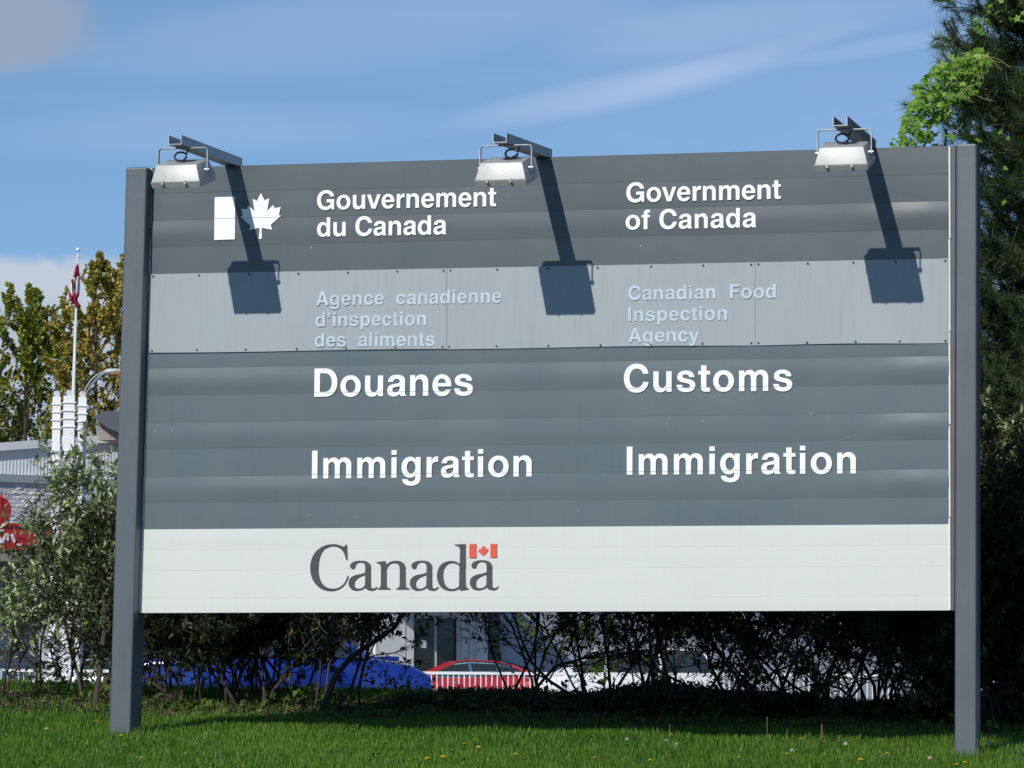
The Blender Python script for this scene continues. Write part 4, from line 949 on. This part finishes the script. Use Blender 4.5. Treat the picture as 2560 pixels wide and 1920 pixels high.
# ------------------------------------------------------------------ shrubs in front of the car park
G2 = 'shrubs in the row behind the sign'
def lowgap(P): return (P[:, 2]-gz(P[:, 0], P[:, 1]) > .62) | (rng.random(len(P)) < .15)
def envelope(P):
    zl = np.interp(P[:, 0], [XE(u) for u in (-200, 0, 40, 85, 112, 135, 160, 200, 260, 320)], [.58+(1650-v)/302 for v in (1190, 1235, 1215, 1300, 1225, 1265, 1150, 1120, 1050, 1010)])
    return P[:, 2] < zl
XE = lambda u: PY(u, 1650, 4.2).x
def X(u, y): return PY(u, 1650, y).x
shrub('silverberry_shrub', 'silvery leaved shrub at the left edge, its low branch drooping over the lawn', X(10, 4.2), 4.2, .95, 4, 'silver', .65, (.06, .105), seed=3, single=150, group=G2, spread=.42, ok=lowgap, lim=True)
shrub('silverberry_shrub', 'bushy silvery shrub in front of the white column, between edge and left post', X(135, 4.6), 4.6, .85, 4, 'silver', .6, (.06, .10), seed=14, single=120, group=G2, spread=.34, ok=lowgap, lim=True)
shrub('silverberry_shrub', 'tallest silvery shrub, right against the left post and reaching above the corrugated wall', X(245, 4.0), 4.0, 1.75, 6, 'silver', 1.15, (.06, .105), seed=25, single=150, group=G2, spread=.13, r0=.018, ok=lowgap, lim=True)
shrub('silverberry_shrub', 'sunlit shrub with thin leafy twigs, just right of the left post under the sign', X(370, 4.4), 4.4, 1.4, 12, 'silver', 1.5, (.05, .085), seed=31, single=60, group=G2, spread=.28)
shrub('silverberry_shrub', 'half lit shrub with pale leaves in front of the blue van', X(560, 4.8), 4.8, 1.5, 11, 'silver', 1.4, (.05, .08), seed=37, group=G2, spread=.30)
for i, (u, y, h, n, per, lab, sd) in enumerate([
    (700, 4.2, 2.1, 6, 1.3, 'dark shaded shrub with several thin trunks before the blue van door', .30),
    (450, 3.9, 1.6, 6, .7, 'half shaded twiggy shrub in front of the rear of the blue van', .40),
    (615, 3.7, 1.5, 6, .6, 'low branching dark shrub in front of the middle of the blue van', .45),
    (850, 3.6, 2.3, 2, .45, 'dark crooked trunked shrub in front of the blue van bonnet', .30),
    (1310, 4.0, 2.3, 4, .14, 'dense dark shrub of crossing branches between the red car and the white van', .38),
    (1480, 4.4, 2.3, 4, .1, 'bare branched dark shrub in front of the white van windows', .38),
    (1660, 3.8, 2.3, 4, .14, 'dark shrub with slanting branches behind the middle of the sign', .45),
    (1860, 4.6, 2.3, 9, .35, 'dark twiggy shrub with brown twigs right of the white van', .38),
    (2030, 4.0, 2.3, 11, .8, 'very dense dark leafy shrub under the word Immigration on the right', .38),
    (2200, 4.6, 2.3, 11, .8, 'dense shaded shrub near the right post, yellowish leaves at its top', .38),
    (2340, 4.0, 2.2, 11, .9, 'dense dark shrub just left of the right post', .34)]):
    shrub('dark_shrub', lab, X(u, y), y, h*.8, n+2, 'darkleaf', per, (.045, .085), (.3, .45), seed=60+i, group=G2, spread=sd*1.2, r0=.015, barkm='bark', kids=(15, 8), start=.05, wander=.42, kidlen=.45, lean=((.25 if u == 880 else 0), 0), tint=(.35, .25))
shrub('yellow_shrub', 'sunlit shrub with yellow green leaves behind the dark twigs', X(1640, 8.2), 8.2, 2.2, 9, 'weed', 1.8, (.05, .08), (.4, .6), seed=91, group=G2, tint=(.75, .25), spread=.3)
shrub('yellow_shrub', 'yellow green shrub catching sun behind the dense hedge near the right post', X(2290, 8.0), 8.0, 2.2, 9, 'weed', 1.8, (.05, .08), (.4, .6), seed=92, group=G2, tint=(.75, .25), spread=.3)
# right of the right post
shrub('silverberry_shrub', 'silvery leaved shrub beside the right post below the pine', X(2500, 4.6), 4.6, 1.85, 9, 'silver', 3.0, (.06, .10), seed=41, single=140, group=G2, spread=.26)
shrub('silverberry_shrub', 'silvery shrub at the far right edge of the picture', X(2640, 4.8), 4.8, 1.9, 8, 'silver', 2.4, (.06, .10), seed=43, single=60, group=G2, spread=.3)
shrub('red_shrub', 'small shrub with dark red autumn leaves beside the right post', X(2540, 4.1), 4.1, 1.15, 7, 'redleaf', 2.2, (.05, .08), (.45, .6), seed=47, group=G2, spread=.35, tint=(.5, .3))
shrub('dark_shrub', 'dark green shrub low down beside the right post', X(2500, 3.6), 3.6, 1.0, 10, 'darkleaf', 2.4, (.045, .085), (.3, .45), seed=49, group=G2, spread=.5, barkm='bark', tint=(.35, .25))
# two trunks that cross the gap under the sign
for (pts, r, lab) in (([(800, 1745), (838, 1690), (880, 1640), (945, 1598), (985, 1570), (1010, 1530), (1020, 1440)], .03, 'leaning dark trunk that curves up to the right in front of the white entrance wall'),
                      ([(235, 1745), (248, 1690), (252, 1640), (262, 1570), (258, 1480), (262, 1400)], .028, 'single dark trunk rising close beside the left post')):
    yy0 = 3.3; P_ = [PY(u, v, yy0+.1*i) for i, (u, v) in enumerate(pts)]; P_[0].z = float(gz(P_[0].x, P_[0].y))-.04
    t = empty('small_tree', P_[0]); tag(t, lab, 'tree')
    mb = MB(); k = len(P_); mb.tube([p-P_[0] for p in P_], [r*(1-.6*i/k) for i in range(k)], 8); link('trunk', mb.build('trunk', M['bark'], None, smooth=True).data, None, t)
    for o in [o for o in COL.objects if o.name.startswith('trunk') and o.parent is None]: bpy.data.objects.remove(o)
    rr_ = random.Random(5); S0, tw = grow(P_[2:], [Vector((rr_.gauss(0, .6), rr_.gauss(0, .4), .8)) for _ in P_[2:]], .55, 2, (7, 6), .011, rnd=rr_)
    segs_obj('branches', S0, M['bark'], t); foliate(tw, .9, (.05, .08), (.3, .4), lambda P: rng.normal(.35, .25, len(P)), 'foliage', M['darkleaf'], t)

# ------------------------------------------------------------------ grass, weeds, leaf litter
def field(n, xr, yr, dens):
    x = rng.uniform(*xr, n); y = rng.uniform(*yr, n); k = rng.random(n) < dens(x, y); return x[k], y[k]
def edge_y(x): return 2.05+.25*np.sin(x*1.7)+.15*np.sin(x*4.1+1)
x, y = field(520000, (-4.2, 9.5), (-4.6, 6.5), lambda x, y: np.clip(.18+.82/(1+np.exp((y-edge_y(x))*5)), 0, 1)*np.where(y > 3.6, .35, 1)*(.75+.25*np.sin(x*3.1+y*2)*np.sin(y*4.7-x)))
clump = .5+.5*np.sin(x*7.3+1.3*np.sin(y*5.1))*np.sin(y*8.9+x*2.2)
h = rng.uniform(.028, .062, len(x))*(1+.45*clump); wdt = rng.uniform(.0018, .0036, len(x)); az = rng.uniform(0, 2*np.pi, len(x)); ln_ = rng.uniform(.05, .75, len(x))
P = np.stack([x, y, gz(x, y)-.003], -1); D = np.stack([np.cos(az), np.sin(az), 0*az], -1); T = np.stack([-np.sin(az), np.cos(az), 0*az], -1); U = np.array([0, 0, 1.])
hv = h[:, None]; lv = ln_[:, None]; wv = wdt[:, None]
V = np.stack([P-T*wv, P+T*wv, P+U*hv*.6+D*hv*lv*.3+T*wv*.8, P+U*hv*.6+D*hv*lv*.3-T*wv*.8, P+U*hv*(1-.35*lv)+D*hv*lv], 1)
Fb = np.array([[0, 1, 2], [0, 2, 3], [3, 2, 4]]); F = (Fb[None]+(np.arange(len(x))*5)[:, None, None]).reshape(-1, 3)
pat = .5+.22*np.sin(x*1.3+y*.7)+.2*np.sin(x*3.7-y*2.9)
tint = np.clip(rng.normal(.36, .17, len(x))+.22*(pat-.5)+(rng.random(len(x)) < .04)*.5-.10*np.clip(np.sin(x*6.1+2*np.sin(y*3.3))*np.sin(y*7.7+x),0,1), 0, 1)
gr = link('lawn_grass', np_mesh('lawn_grass', V.reshape(-1, 3), F, tint=np.repeat(tint, 5)), M['grass']); tag(gr, 'short bright green lawn grass in front of and around the sign posts', 'grass', kind='stuff')
x, y = field(26000, (-5, 10), (1.5, 6.5), lambda x, y: 1/(1+np.exp(-(y-edge_y(x)-.1)*6)))
P = np.stack([x, y, gz(x, y)+rng.uniform(.002, .02, len(x))], -1); D = np.stack([rng.normal(0, 1, len(x)), rng.normal(0, 1, len(x)), rng.normal(0, .25, len(x))], -1)
ln_ = rng.uniform(.03, .07, len(x)); lt_ = link('leaf_litter', leaf_mesh('leaf_litter', P, D, ln_, ln_*.5, np.clip(rng.normal(.4, .25, len(x)), 0, 1)), M['litter']); tag(lt_, 'brown fallen leaves and dead twigs on the soil beneath the shrubs', 'leaf litter', kind='stuff')
# broad leaved weeds at the foot of the shrubs
x, y = field(4200, (-4.5, 9.5), (1.9, 5.6), lambda x, y: (np.sin(x*2.9+1)*np.sin(x*1.1+y*2.3) > -.1)*np.where(x < 2, 1, .55)*(y > edge_y(x)+.1))
hh = rng.uniform(.02, .20, len(x))*(.35+.55*np.clip(np.sin(x*3.7)*.5+.6, 0, 1)); P = np.stack([x, y, gz(x, y)+hh], -1)
D = np.stack([rng.normal(0, .8, len(x)), rng.normal(0, .8, len(x)), rng.normal(.25, .4, len(x))], -1); ln_ = rng.uniform(.045, .10, len(x))
wd_ = link('weeds', leaf_mesh('weeds', P, D, ln_, ln_*.55, np.clip(rng.normal(.5, .25, len(x)), 0, 1)), M['weed']); tag(wd_, 'low leafy weeds growing between lawn and shrubs', 'weeds', kind='stuff')
# longer blades the mower missed, round the posts and in tufts
cx_ = np.concatenate([rng.normal(-.17, .13, 900), rng.normal(6.1, .13, 900)]+[rng.normal(a, .10, 60) for a in rng.uniform(-1.5, 7.5, 26)]); cy_ = np.concatenate([rng.normal(-.05, .14, 1800)]+[rng.normal(a, .07, 60) for a in rng.uniform(-3.5, 1.6, 26)])
h = rng.uniform(.05, .115, len(cx_)); az = rng.uniform(0, 6.28, len(cx_)); P = np.stack([cx_, cy_, gz(cx_, cy_)-.004], -1); D = np.stack([np.cos(az), np.sin(az), 0*az], -1); T = np.stack([-np.sin(az), np.cos(az), 0*az], -1)*.0026
V = np.stack([P-T, P+T, P+U*h[:, None]+D*h[:, None]*rng.uniform(.1, .6, (len(cx_), 1))], 1)
ob = link('grass_tufts', np_mesh('grass_tufts', V.reshape(-1, 3), np.arange(len(cx_)*3).reshape(-1, 3), tint=np.repeat(np.clip(rng.normal(.5, .22, len(cx_)), 0, 1), 3)), M['grass']); tag(ob, 'longer uncut grass tufts round the post feet and in the lawn', 'grass', kind='stuff')
# flat clover and dandelion leaves in the lawn
x, y = field(9000, (-2.5, 8.5), (-4.2, 1.8), lambda x, y: np.clip(np.sin(x*2.7+1.5*np.sin(y*1.9))*np.sin(y*3.1+x*.8)-.15, 0, 1))
P = np.stack([x, y, gz(x, y)+rng.uniform(.02, .05, len(x))], -1); D = np.stack([rng.normal(0, 1, len(x)), rng.normal(0, 1, len(x)), rng.normal(.2, .3, len(x))], -1); ln_ = rng.uniform(.018, .05, len(x))
ob = link('clover', leaf_mesh('clover', P, D, ln_, ln_*.6, np.clip(rng.normal(.45, .2, len(x)), 0, 1)), M['weed']); tag(ob, 'patches of clover and flat leaves among the lawn grass', 'clover', kind='stuff')
# tall grass and dark ground cover along the crest
x, y = field(60000, (-4.5, 10), (4.4, 7.0), lambda x, y: .9+0*x)
h = rng.uniform(.03, .11, len(x)); wdt = rng.uniform(.002, .004, len(x)); az = rng.uniform(0, 6.28, len(x)); P = np.stack([x, y, gz(x, y)-.004], -1); D = np.stack([np.cos(az), np.sin(az), 0*az], -1); T = np.stack([-np.sin(az), np.cos(az), 0*az], -1)
V = np.stack([P-T*wdt[:, None], P+T*wdt[:, None], P+U*h[:, None]+D*h[:, None]*rng.uniform(.1, .7, (len(x), 1))], 1)
ob = link('rough_grass', np_mesh('rough_grass', V.reshape(-1, 3), np.arange(len(x)*3).reshape(-1, 3), tint=np.repeat(np.clip(rng.normal(.4, .2, len(x)), 0, 1), 3)), M['grass']); tag(ob, 'rough longer grass on the bank under the shrubs', 'grass', kind='stuff')
# leafy undergrowth filling the foot of the hedge
x, y = field(46000, (.9, 8.5), (3.4, 6.2), lambda x, y: .9+0*x)
hh = rng.uniform(.0, .17, len(x))**1.0*(.55+.3*np.sin(x*2.3+1)+.2*np.sin(x*5.1)); P = np.stack([x, y, gz(x, y)+hh], -1)
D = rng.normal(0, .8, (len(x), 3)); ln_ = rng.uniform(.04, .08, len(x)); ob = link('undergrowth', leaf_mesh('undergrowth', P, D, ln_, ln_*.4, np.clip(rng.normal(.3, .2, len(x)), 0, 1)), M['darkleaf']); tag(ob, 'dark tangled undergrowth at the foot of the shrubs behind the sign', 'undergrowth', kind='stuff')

# ------------------------------------------------------------------ dandelions and stalks in the lawn
def flower_proto(nm, kind_):
    t = empty(nm); 
    if kind_ == 'yellow':
        mb = MB(); r_ = random.Random(2)
        for ring, (rad, z_, n_) in enumerate(((.017, .050, 14), (.011, .054, 10), (.006, .057, 6))):
            for i in range(n_):
                a = 2*math.pi*i/n_+ring*.2; c, s_ = math.cos(a), math.sin(a); w = .0032
                mb.add([(-s_*w*.5, c*w*.5, z_-.004), (s_*w*.5, -c*w*.5, z_-.004), (c*rad+s_*w*.6, s_*rad-c*w*.6, z_+.004), (c*rad-s_*w*.6, s_*rad+c*w*.6, z_+.004)], [(0, 1, 2, 3)])
        o = mb.build('petals', M['yellow'], t)
        MB().tube([(0, 0, 0), (.002, 0, .025), (0, 0, .05)], [.0016, .0016, .003], 6).build('stem', M['stem'], t, smooth=True)
    elif kind_ == 'seed':
        mb = MB(); r_ = random.Random(4)
        for i in range(70):
            v = Vector((r_.gauss(0, 1), r_.gauss(0, 1), r_.gauss(0, 1))).normalized(); q = v.orthogonal().normalized(); w = v.cross(q); c = Vector((0, 0, .065))
            p = c+v*.017; mb.add([c+v*.003, p+q*.004, p-q*.004], [(0, 1, 2)]); mb.add([p+q*.004, p+w*.004, p-q*.004, p-w*.004], [(0, 1, 2, 3)])
        mb.build('seed_head', M['seed'], t)
        MB().tube([(0, 0, 0), (-.002, 0, .03), (0, 0, .065)], .0015, 6).build('stem', M['stem'], t, smooth=True)
    return t
def dup(root, loc, rz=0, sc=1):
    r_ = root.copy(); COL.objects.link(r_); r_.location = loc; r_.rotation_euler = (0, 0, rz); r_.scale = (sc,)*3
    for c in root.children:
        d = c.copy(); COL.objects.link(d); d.parent = r_
    return r_
yf = [(356, 1899, 'lowest one right of left post'), (463, 1884, 'above the lowest left one'), (1072, 1900, 'at the bottom under the wordmark'), (1107, 1898, 'small, beside the one under wordmark'), (1161, 1860, 'higher one under the right end of the wordmark'), (1198, 1871, 'between the two bright ones below the red car'), (1289, 1890, 'bright wide one low in the middle of the lawn'), (1489, 1898, 'flattened one low, right of the middle'), (1680, 1837, 'close to the shade line right of the middle'), (1626, 1909, 'half hidden at the bottom edge'),
      (1846, 1892, 'small one left of the pair of tall stalks'), (1967, 1890, 'small one below the short stalk'), (2007, 1852, 'brightest, beside the twin stalks'), (2063, 1887, 'low one straight below the twin stalks'), (2152, 1907, 'large one right of twin stalks'), (2217, 1888, 'between twin stalks and right post'), (2392, 1911, 'touching the foot of the right post on its left'), (2411, 1906, 'in front of the foot of the right post'), (120, 1825, 'upper one left of the left post'), (118, 1907, 'lower one at the far left bottom'), (241, 1807, 'orange one by the dead leaves'), (305, 1842, 'at the very foot of the left post')]
proto = flower_proto('dandelion', 'yellow')
rz_ = random.Random(9)
for i, (u, v, lab) in enumerate(yf):
    p = GP(u, v+14); o = proto if i == 0 else dup(proto, p, rz_.uniform(0, 6), 1)
    o.location = p; k = rz_.uniform(.75, 1.2)*(1.25 if 'large' in lab or 'brightest' in lab or 'wide' in lab else 1); o.scale = (k,)*3; o.rotation_euler = (rz_.uniform(.1, .5), rz_.uniform(-.2, .2), 0)
    tag(o, 'yellow dandelion flower in the lawn, '+lab, 'flower', 'yellow dandelions in the lawn')
sf = [(2114, 1864, 'near the shade line right of the twin stalks'), (1979, 1878, 'below the short stalk'), (1852, 1871, 'left of the tall single stalk'), (2325, 1899, 'left of the right post near the bottom'), (1666, 1851, 'largest one right of the middle of the lawn'), (1568, 1848, 'small one in the middle just below the shade'), (1691, 1860, 'greenish one beside the largest'), (2472, 1864, 'big one right of the right post')]
proto = flower_proto('dandelion_clock', 'seed')
for i, (u, v, lab) in enumerate(sf):
    p = GP(u, v+16); o = proto if i == 0 else dup(proto, p); o.location = p; k = rz_.uniform(.6, .9)*(1.3 if 'big' in lab else 1); o.scale = (k,)*3
    tag(o, 'white dandelion seed head in the lawn, '+lab, 'seed head', 'white dandelion seed heads in the lawn')
for (u0, v0, u1, v1, lab) in [(1915, 1855, 1918, 1796, 'tallest single one standing against the dark shade'), (1966, 1847, 1968, 1824, 'short one between the tall one and the twins'), (2052, 1849, 2053, 1816, 'left and shorter of the twin stalks'), (2056, 1849, 2055, 1811, 'right and taller of the twin stalks'), (2399, 1900, 2401, 1856, 'in front of the right post'), (2441, 1898, 2444, 1851, 'at the right edge of the right post'), (2544, 1903, 2543, 1863, 'at the far right edge of the picture'), (550, 1918, 548, 1855, 'thin one at the bottom left'), (1675, 1842, 1674, 1812, 'faint one at the shade line right of middle')]:
    p = GP(u0, v0+10); q = PY(u1, v1, p.y); t = empty('dry_stalk', p); tag(t, 'dry leafless flower stalk in the lawn, '+lab, 'stalk', 'dry stalks in the lawn')
    d = q-p; MB().tube([(0, 0, -.01), d*.5+Vector((.003, 0, 0)), d], [.0030, .0028, .0024], 6).build('stem', M['dry'], t, smooth=True)
    MB().tube([d*.985, d*1.01, d*1.04], [.003, .0062, .003], 8).build('tip', M['dry'], t, smooth=True)

# ------------------------------------------------------------------ autumn poplars behind the building
def poplar(label, u, vtop, depth, wid, m, n, seed, tb=(.5, .25), tiers=15):
    r = random.Random(seed); nr = np.random.default_rng(seed)
    b = PD(u, 1650, depth); b.z = GZ; t = empty('poplar_tree', b); tag(t, label, 'tree', 'autumn poplars behind the building')
    H = PD(u, vtop, depth).z-GZ; S0 = []; tw = []
    mb = MB(); mb.tube([(0, 0, 0), (.1, 0, H*.5), (0, 0, H*.96)], [.17, .10, .02], 8).build('trunk', M['bark'], t, smooth=True)
    for k in range(tiers*4):
        f = .14+.84*((k+r.random())/(tiers*4)); z = H*f; env = wid*(1-((f-.45)/.56)**2 if f > .45 else .75+.25*(f/.45)); env = max(env, .15)
        a = r.uniform(0, 6.28); p = Vector((b.x, b.y, b.z+z)); L = env*r.uniform(.8, 1.25)
        d = Vector((math.cos(a), math.sin(a), .95)); s_, w_ = grow([p], [d], L*1.35, 2, (6, 5), .035*(1-f*.7), rnd=r, lift=.25, wander=.25, spread=.6, kidlen=.42); S0 += s_; tw += w_
    segs_obj('branches', S0, M['bark'], t, 4)
    per = 1.7*n/len(tw); foliate(tw, per, (.10, .17), (.7, .95), lambda P: nr.normal(tb[0], tb[1], len(P))+.18*np.sin(P[:, 2]*1.7)*np.sin(P[:, 0]*2.1), 'foliage', m, t, nr, droop=.1, jitter=1.2)
poplar('tall autumn tree with golden yellow leaves rising behind the flagpole', 225, 632, 125, 2.1, M['poplar'], 17000, 5, (.58, .24))
poplar('golden autumn tree partly hidden behind the left post', 318, 640, 127, 2.3, M['poplar'], 12000, 6, (.6, .24))
poplar('greener autumn tree at the left edge, lower than the golden ones', 50, 728, 130, 2.5, M['poplarg'], 15000, 8, (.42, .26))
poplar('thin olive tree between the green tree and the golden tree', 128, 860, 136, 1.9, M['poplarg'], 7000, 9, (.5, .25))
poplar('olive tree at the very left edge of the picture', -30, 790, 132, 1.7, M['poplarg'], 8000, 10, (.45, .25))

# ------------------------------------------------------------------ pine and the vine climbing it
pine = empty('pine_tree', (7.14, 5.0, float(gz(7.14, 5.0))-.05)); tag(pine, 'dark green long needled pine standing behind the right post', 'tree')
pb = Vector(pine.location); PH = 8.2
MB().tube([(0, 0, 0), (.03, 0, 2.5), (0, .02, 5.2), (0, 0, PH)], [.16, .12, .07, .015], 10).build('trunk', M['bark'], pine, smooth=True)
r = random.Random(21); S0 = []; tips = []
# left outline of the crown as photographed: (height above ground, half width)
def pine_w(z): return float(np.interp(z, [.4, 1.2, 2.4, 3.6, 4.25, 4.6, 5.0, 5.5, 6.2, 7, 8.2], [1.9, 2.2, 2.25, 2.3, 2.3, 2.1, 1.9, 1.72, 1.55, 1.2, .3]))
z = .5
while z < PH:
    k = 11
    for i in range(k):
        a = 2*math.pi*i/k+r.uniform(-.3, .3); L = pine_w(z)*r.uniform(.78, 1.0)
        if z > 5 and False: continue
        p = pb+Vector((0, 0, z)); d = Vector((math.cos(a), math.sin(a), .12)).normalized(); n_ = 9; rr_ = .018
        for s_ in range(n_):
            q = p+d*(L/n_); S0.append((p, q, rr_, rr_*.86)); rr_ *= .86; d = (d+Vector((r.gauss(0, .07), r.gauss(0, .07), .035+r.gauss(0, .05)))).normalized(); p = q
            if s_ >= 2:
                for _ in range(4):
                    e = (d+Vector((r.gauss(0, .65), r.gauss(0, .65), r.gauss(.15, .4)))).normalized(); w = p+e*r.uniform(.14, .34); S0.append((p, w, rr_*.6, .004)); tips.append((w, (e+Vector((0, 0, .35))).normalized()))
            if s_ >= 3:
                for _ in range(3): tips.append((p-d*r.uniform(0, L/n_), (d*.6+Vector((r.gauss(0, .6), r.gauss(0, .6), r.gauss(.1, .5)))).normalized()))
        tips.append((p, d))
    z += .19
segs_obj('branches', S0, M['bark'], pine, 4)
tp = np.array([list(a) for a, b in tips]); td = np.array([list(b) for a, b in tips])
keep = tp[:, 1] > .6; tp, td = tp[keep], td[keep]
nn = 72; PP = np.repeat(tp, nn, 0); DD = np.repeat(td, nn, 0); t_ = rng.uniform(-.13, .02, (len(PP), 1)); PP = PP+DD*t_
ND = DD*rng.uniform(.35, 1.3, (len(PP), 1))+rng.normal(0, .62, DD.shape); ND /= np.linalg.norm(ND, axis=1, keepdims=True); nl = rng.uniform(.08, .15, (len(PP), 1))
side = np.cross(ND, rng.normal(0, 1, ND.shape)); side /= np.linalg.norm(side, axis=1, keepdims=True); side *= .0027
off = np.array(pine.location); V = np.stack([PP-side, PP+side, PP+ND*nl-np.array([0, 0, .012])], 1)-off
ti = np.repeat(np.clip(rng.normal(.42, .18, len(tp)), 0, 1), nn)+rng.normal(0, .12, len(PP))
o = link('needles', np_mesh('needles', V.reshape(-1, 3), np.arange(len(PP)*3).reshape(-1, 3), tint=np.repeat(np.clip(ti, 0, 1), 3)), M['needle'], pine); o['kind'] = 'stuff'
# buds at a few tips
kb = MB()
for i in range(0, len(tips), 9):
    a, b = tips[i]
    if a.y > .6: kb.tube([a-pb, a+b*.035-pb], [.006, .003], 5)
o = kb.build('buds', mat('pine_bud', (.30, .17, .09), .7), pine); o['kind'] = 'stuff'
# lobed vine leaves, each a small folded star
vine = empty('climbing_vine', PY(2400, 300, 3.9)); tag(vine, 'bright green lobed vine scrambling over the left side of the pine', 'vine'); vo_ = Vector(vine.location)
def lobed(k):
    pts = []
    rr_ = random.Random(k); lob = [(0, 1.0), (36, .45), (62, .92), (98, .48), (132, .78), (165, .35), (180, .22)]
    for a, d in lob: pts.append((math.sin(math.radians(a))*d, math.cos(math.radians(a))*d))
    for a, d in lob[-2:0:-1]: pts.append((-math.sin(math.radians(a))*d*rr_.uniform(.9, 1.05), math.cos(math.radians(a))*d))
    V = [(0, 0, 0)]+[(x*.5, y*.5, -.10*(x*x+y*y)+.06*abs(x)) for x, y in pts]; n = len(pts)
    me = bpy.data.meshes.new('leaf'); me.from_pydata(V, [], [(0, 1+(i+1) % n, 1+i) for i in range(n)]); me.update()
    a = me.attributes.new('tint', 'FLOAT', 'POINT'); a.data.foreach_set('value', np.full(len(V), [.2, .45, .7, .95][k % 4], np.float32)); me.materials.append(M['vine']); return me
lm_ = [lobed(k) for k in range(6)]
edge = [(2236, 372), (2255, 318), (2272, 262), (2292, 215), (2322, 180), (2360, 162), (2402, 145), (2445, 118)]
edge2 = [(2318, 372), (2340, 330), (2362, 290), (2395, 262), (2425, 240), (2455, 215), (2475, 185), (2482, 160)]
r = random.Random(77); cnt = 0; pos = []
def inner():
    i = r.random()*(len(edge)-1); k = int(i); f = i-k; a = np.array(edge[k])*(1-f)+np.array(edge[k+1])*f; b = np.array(edge2[k])*(1-f)+np.array(edge2[k+1])*f
    s_ = r.random()**1.15; return a*(1-s_)+b*s_
for i in range(820): 
    u, v = inner(); pos.append((u+r.gauss(0, 5), v+r.gauss(0, 5), r.uniform(3.1, 3.7)+.3*((u-2260)/200)))
for i in range(60): pos.append((r.uniform(2455, 2560), r.uniform(-40, 50)+(2560-r.uniform(2455, 2560))*.1, r.uniform(3.6, 4.3)))
for i in range(16): pos.append((r.uniform(2435, 2470), r.uniform(45, 85), 3.7))
for (u, v) in ((2230, 360), (2235, 348), (2425, 335), (2445, 350), (2400, 240), (2520, 345), (2510, 505), (2515, 420), (2500, 330), (2380, 340), (2360, 338)): pos.append((u, v, 3.3))
rest = []
for i, (u, v, yv) in enumerate(pos):
    p = PY(u, v, yv)-vo_; sz = r.uniform(.045, .105)*(1.15 if r.random() < .2 else 1)
    R_ = Matrix.Rotation(r.uniform(0, 6.28), 4, 'Z') @ Matrix.Rotation(r.gauss(0, .5), 4, 'X')
    nrm = Vector((r.gauss(-.25, .5), r.gauss(-.8, .35), r.gauss(.65, .4))).to_track_quat('Z', 'Y').to_matrix().to_4x4()
    m4 = Matrix.Translation(p) @ nrm @ R_ @ Matrix.Scale(sz, 4)
    if i % 3 != 2 or i > 400:
        if cnt < 295:
            o = bpy.data.objects.new('leaf', lm_[i % 6]); COL.objects.link(o); o.parent = vine; o.matrix_local = m4; cnt += 1; continue
    rest.append((m4, i % 6))
bm = bmesh.new(); tly = bm.verts.layers.float.new('tint')
for m4, k in rest:
    b0 = [bm.verts.new(m4 @ v.co) for v in lm_[k].vertices]
    for v in b0: v[tly] = [.2, .45, .7, .95][k % 4]
    for f in lm_[k].polygons: bm.faces.new([b0[i] for i in f.vertices])
me = bpy.data.meshes.new('inner_leaves'); bm.to_mesh(me); bm.free(); o = link('inner_leaves', me, M['vine'], vine); o['kind'] = 'stuff'
M['vstem'] = mat('vine_stem', (.22, .26, .09), .6)
mb = MB()
for k in range(38):
    u, v = inner(); y_ = r.uniform(3.1, 3.6); pts = []
    du, dv = r.gauss(2, 5), r.gauss(-5, 5)
    for s_ in range(7): pts.append(PY(u, v, y_)-vo_); u += du; v += dv; du += r.gauss(0, 4); dv += r.gauss(1.5, 3)
    mb.tube(pts, .0022, 5)
mb.tube([PY(u, v, 3.2)-vo_ for u, v in ((2345, 345), (2370, 338), (2400, 322), (2406, 308))], .003, 5)
mb.tube([PY(u, v, 3.2)-vo_ for u, v in ((2388, 245), (2415, 220), (2440, 210), (2446, 192))], .003, 5)
o = mb.build('vine_stems', M['vstem'], vine); o['kind'] = 'stuff'
# distant line of trees closing the horizon beyond the building
x = rng.uniform(-150, 120, 26000); y = 190+rng.uniform(-6, 6, len(x)); h0 = 3.2+1.4*np.sin(x*.11)+.9*np.sin(x*.31+2); zc_ = GZ+h0*rng.random(len(x))**.7
P = np.stack([x, y, zc_], -1); ln_ = rng.uniform(.5, .9, len(x)); ob = link('distant_trees', leaf_mesh('distant_trees', P, rng.normal(0, 1, (len(x), 3)), ln_, ln_*.9, np.clip(rng.normal(.35, .25, len(x)), 0, 1)), M['poplarg']); tag(ob, 'low belt of trees far behind the shop building', 'trees', kind='stuff')
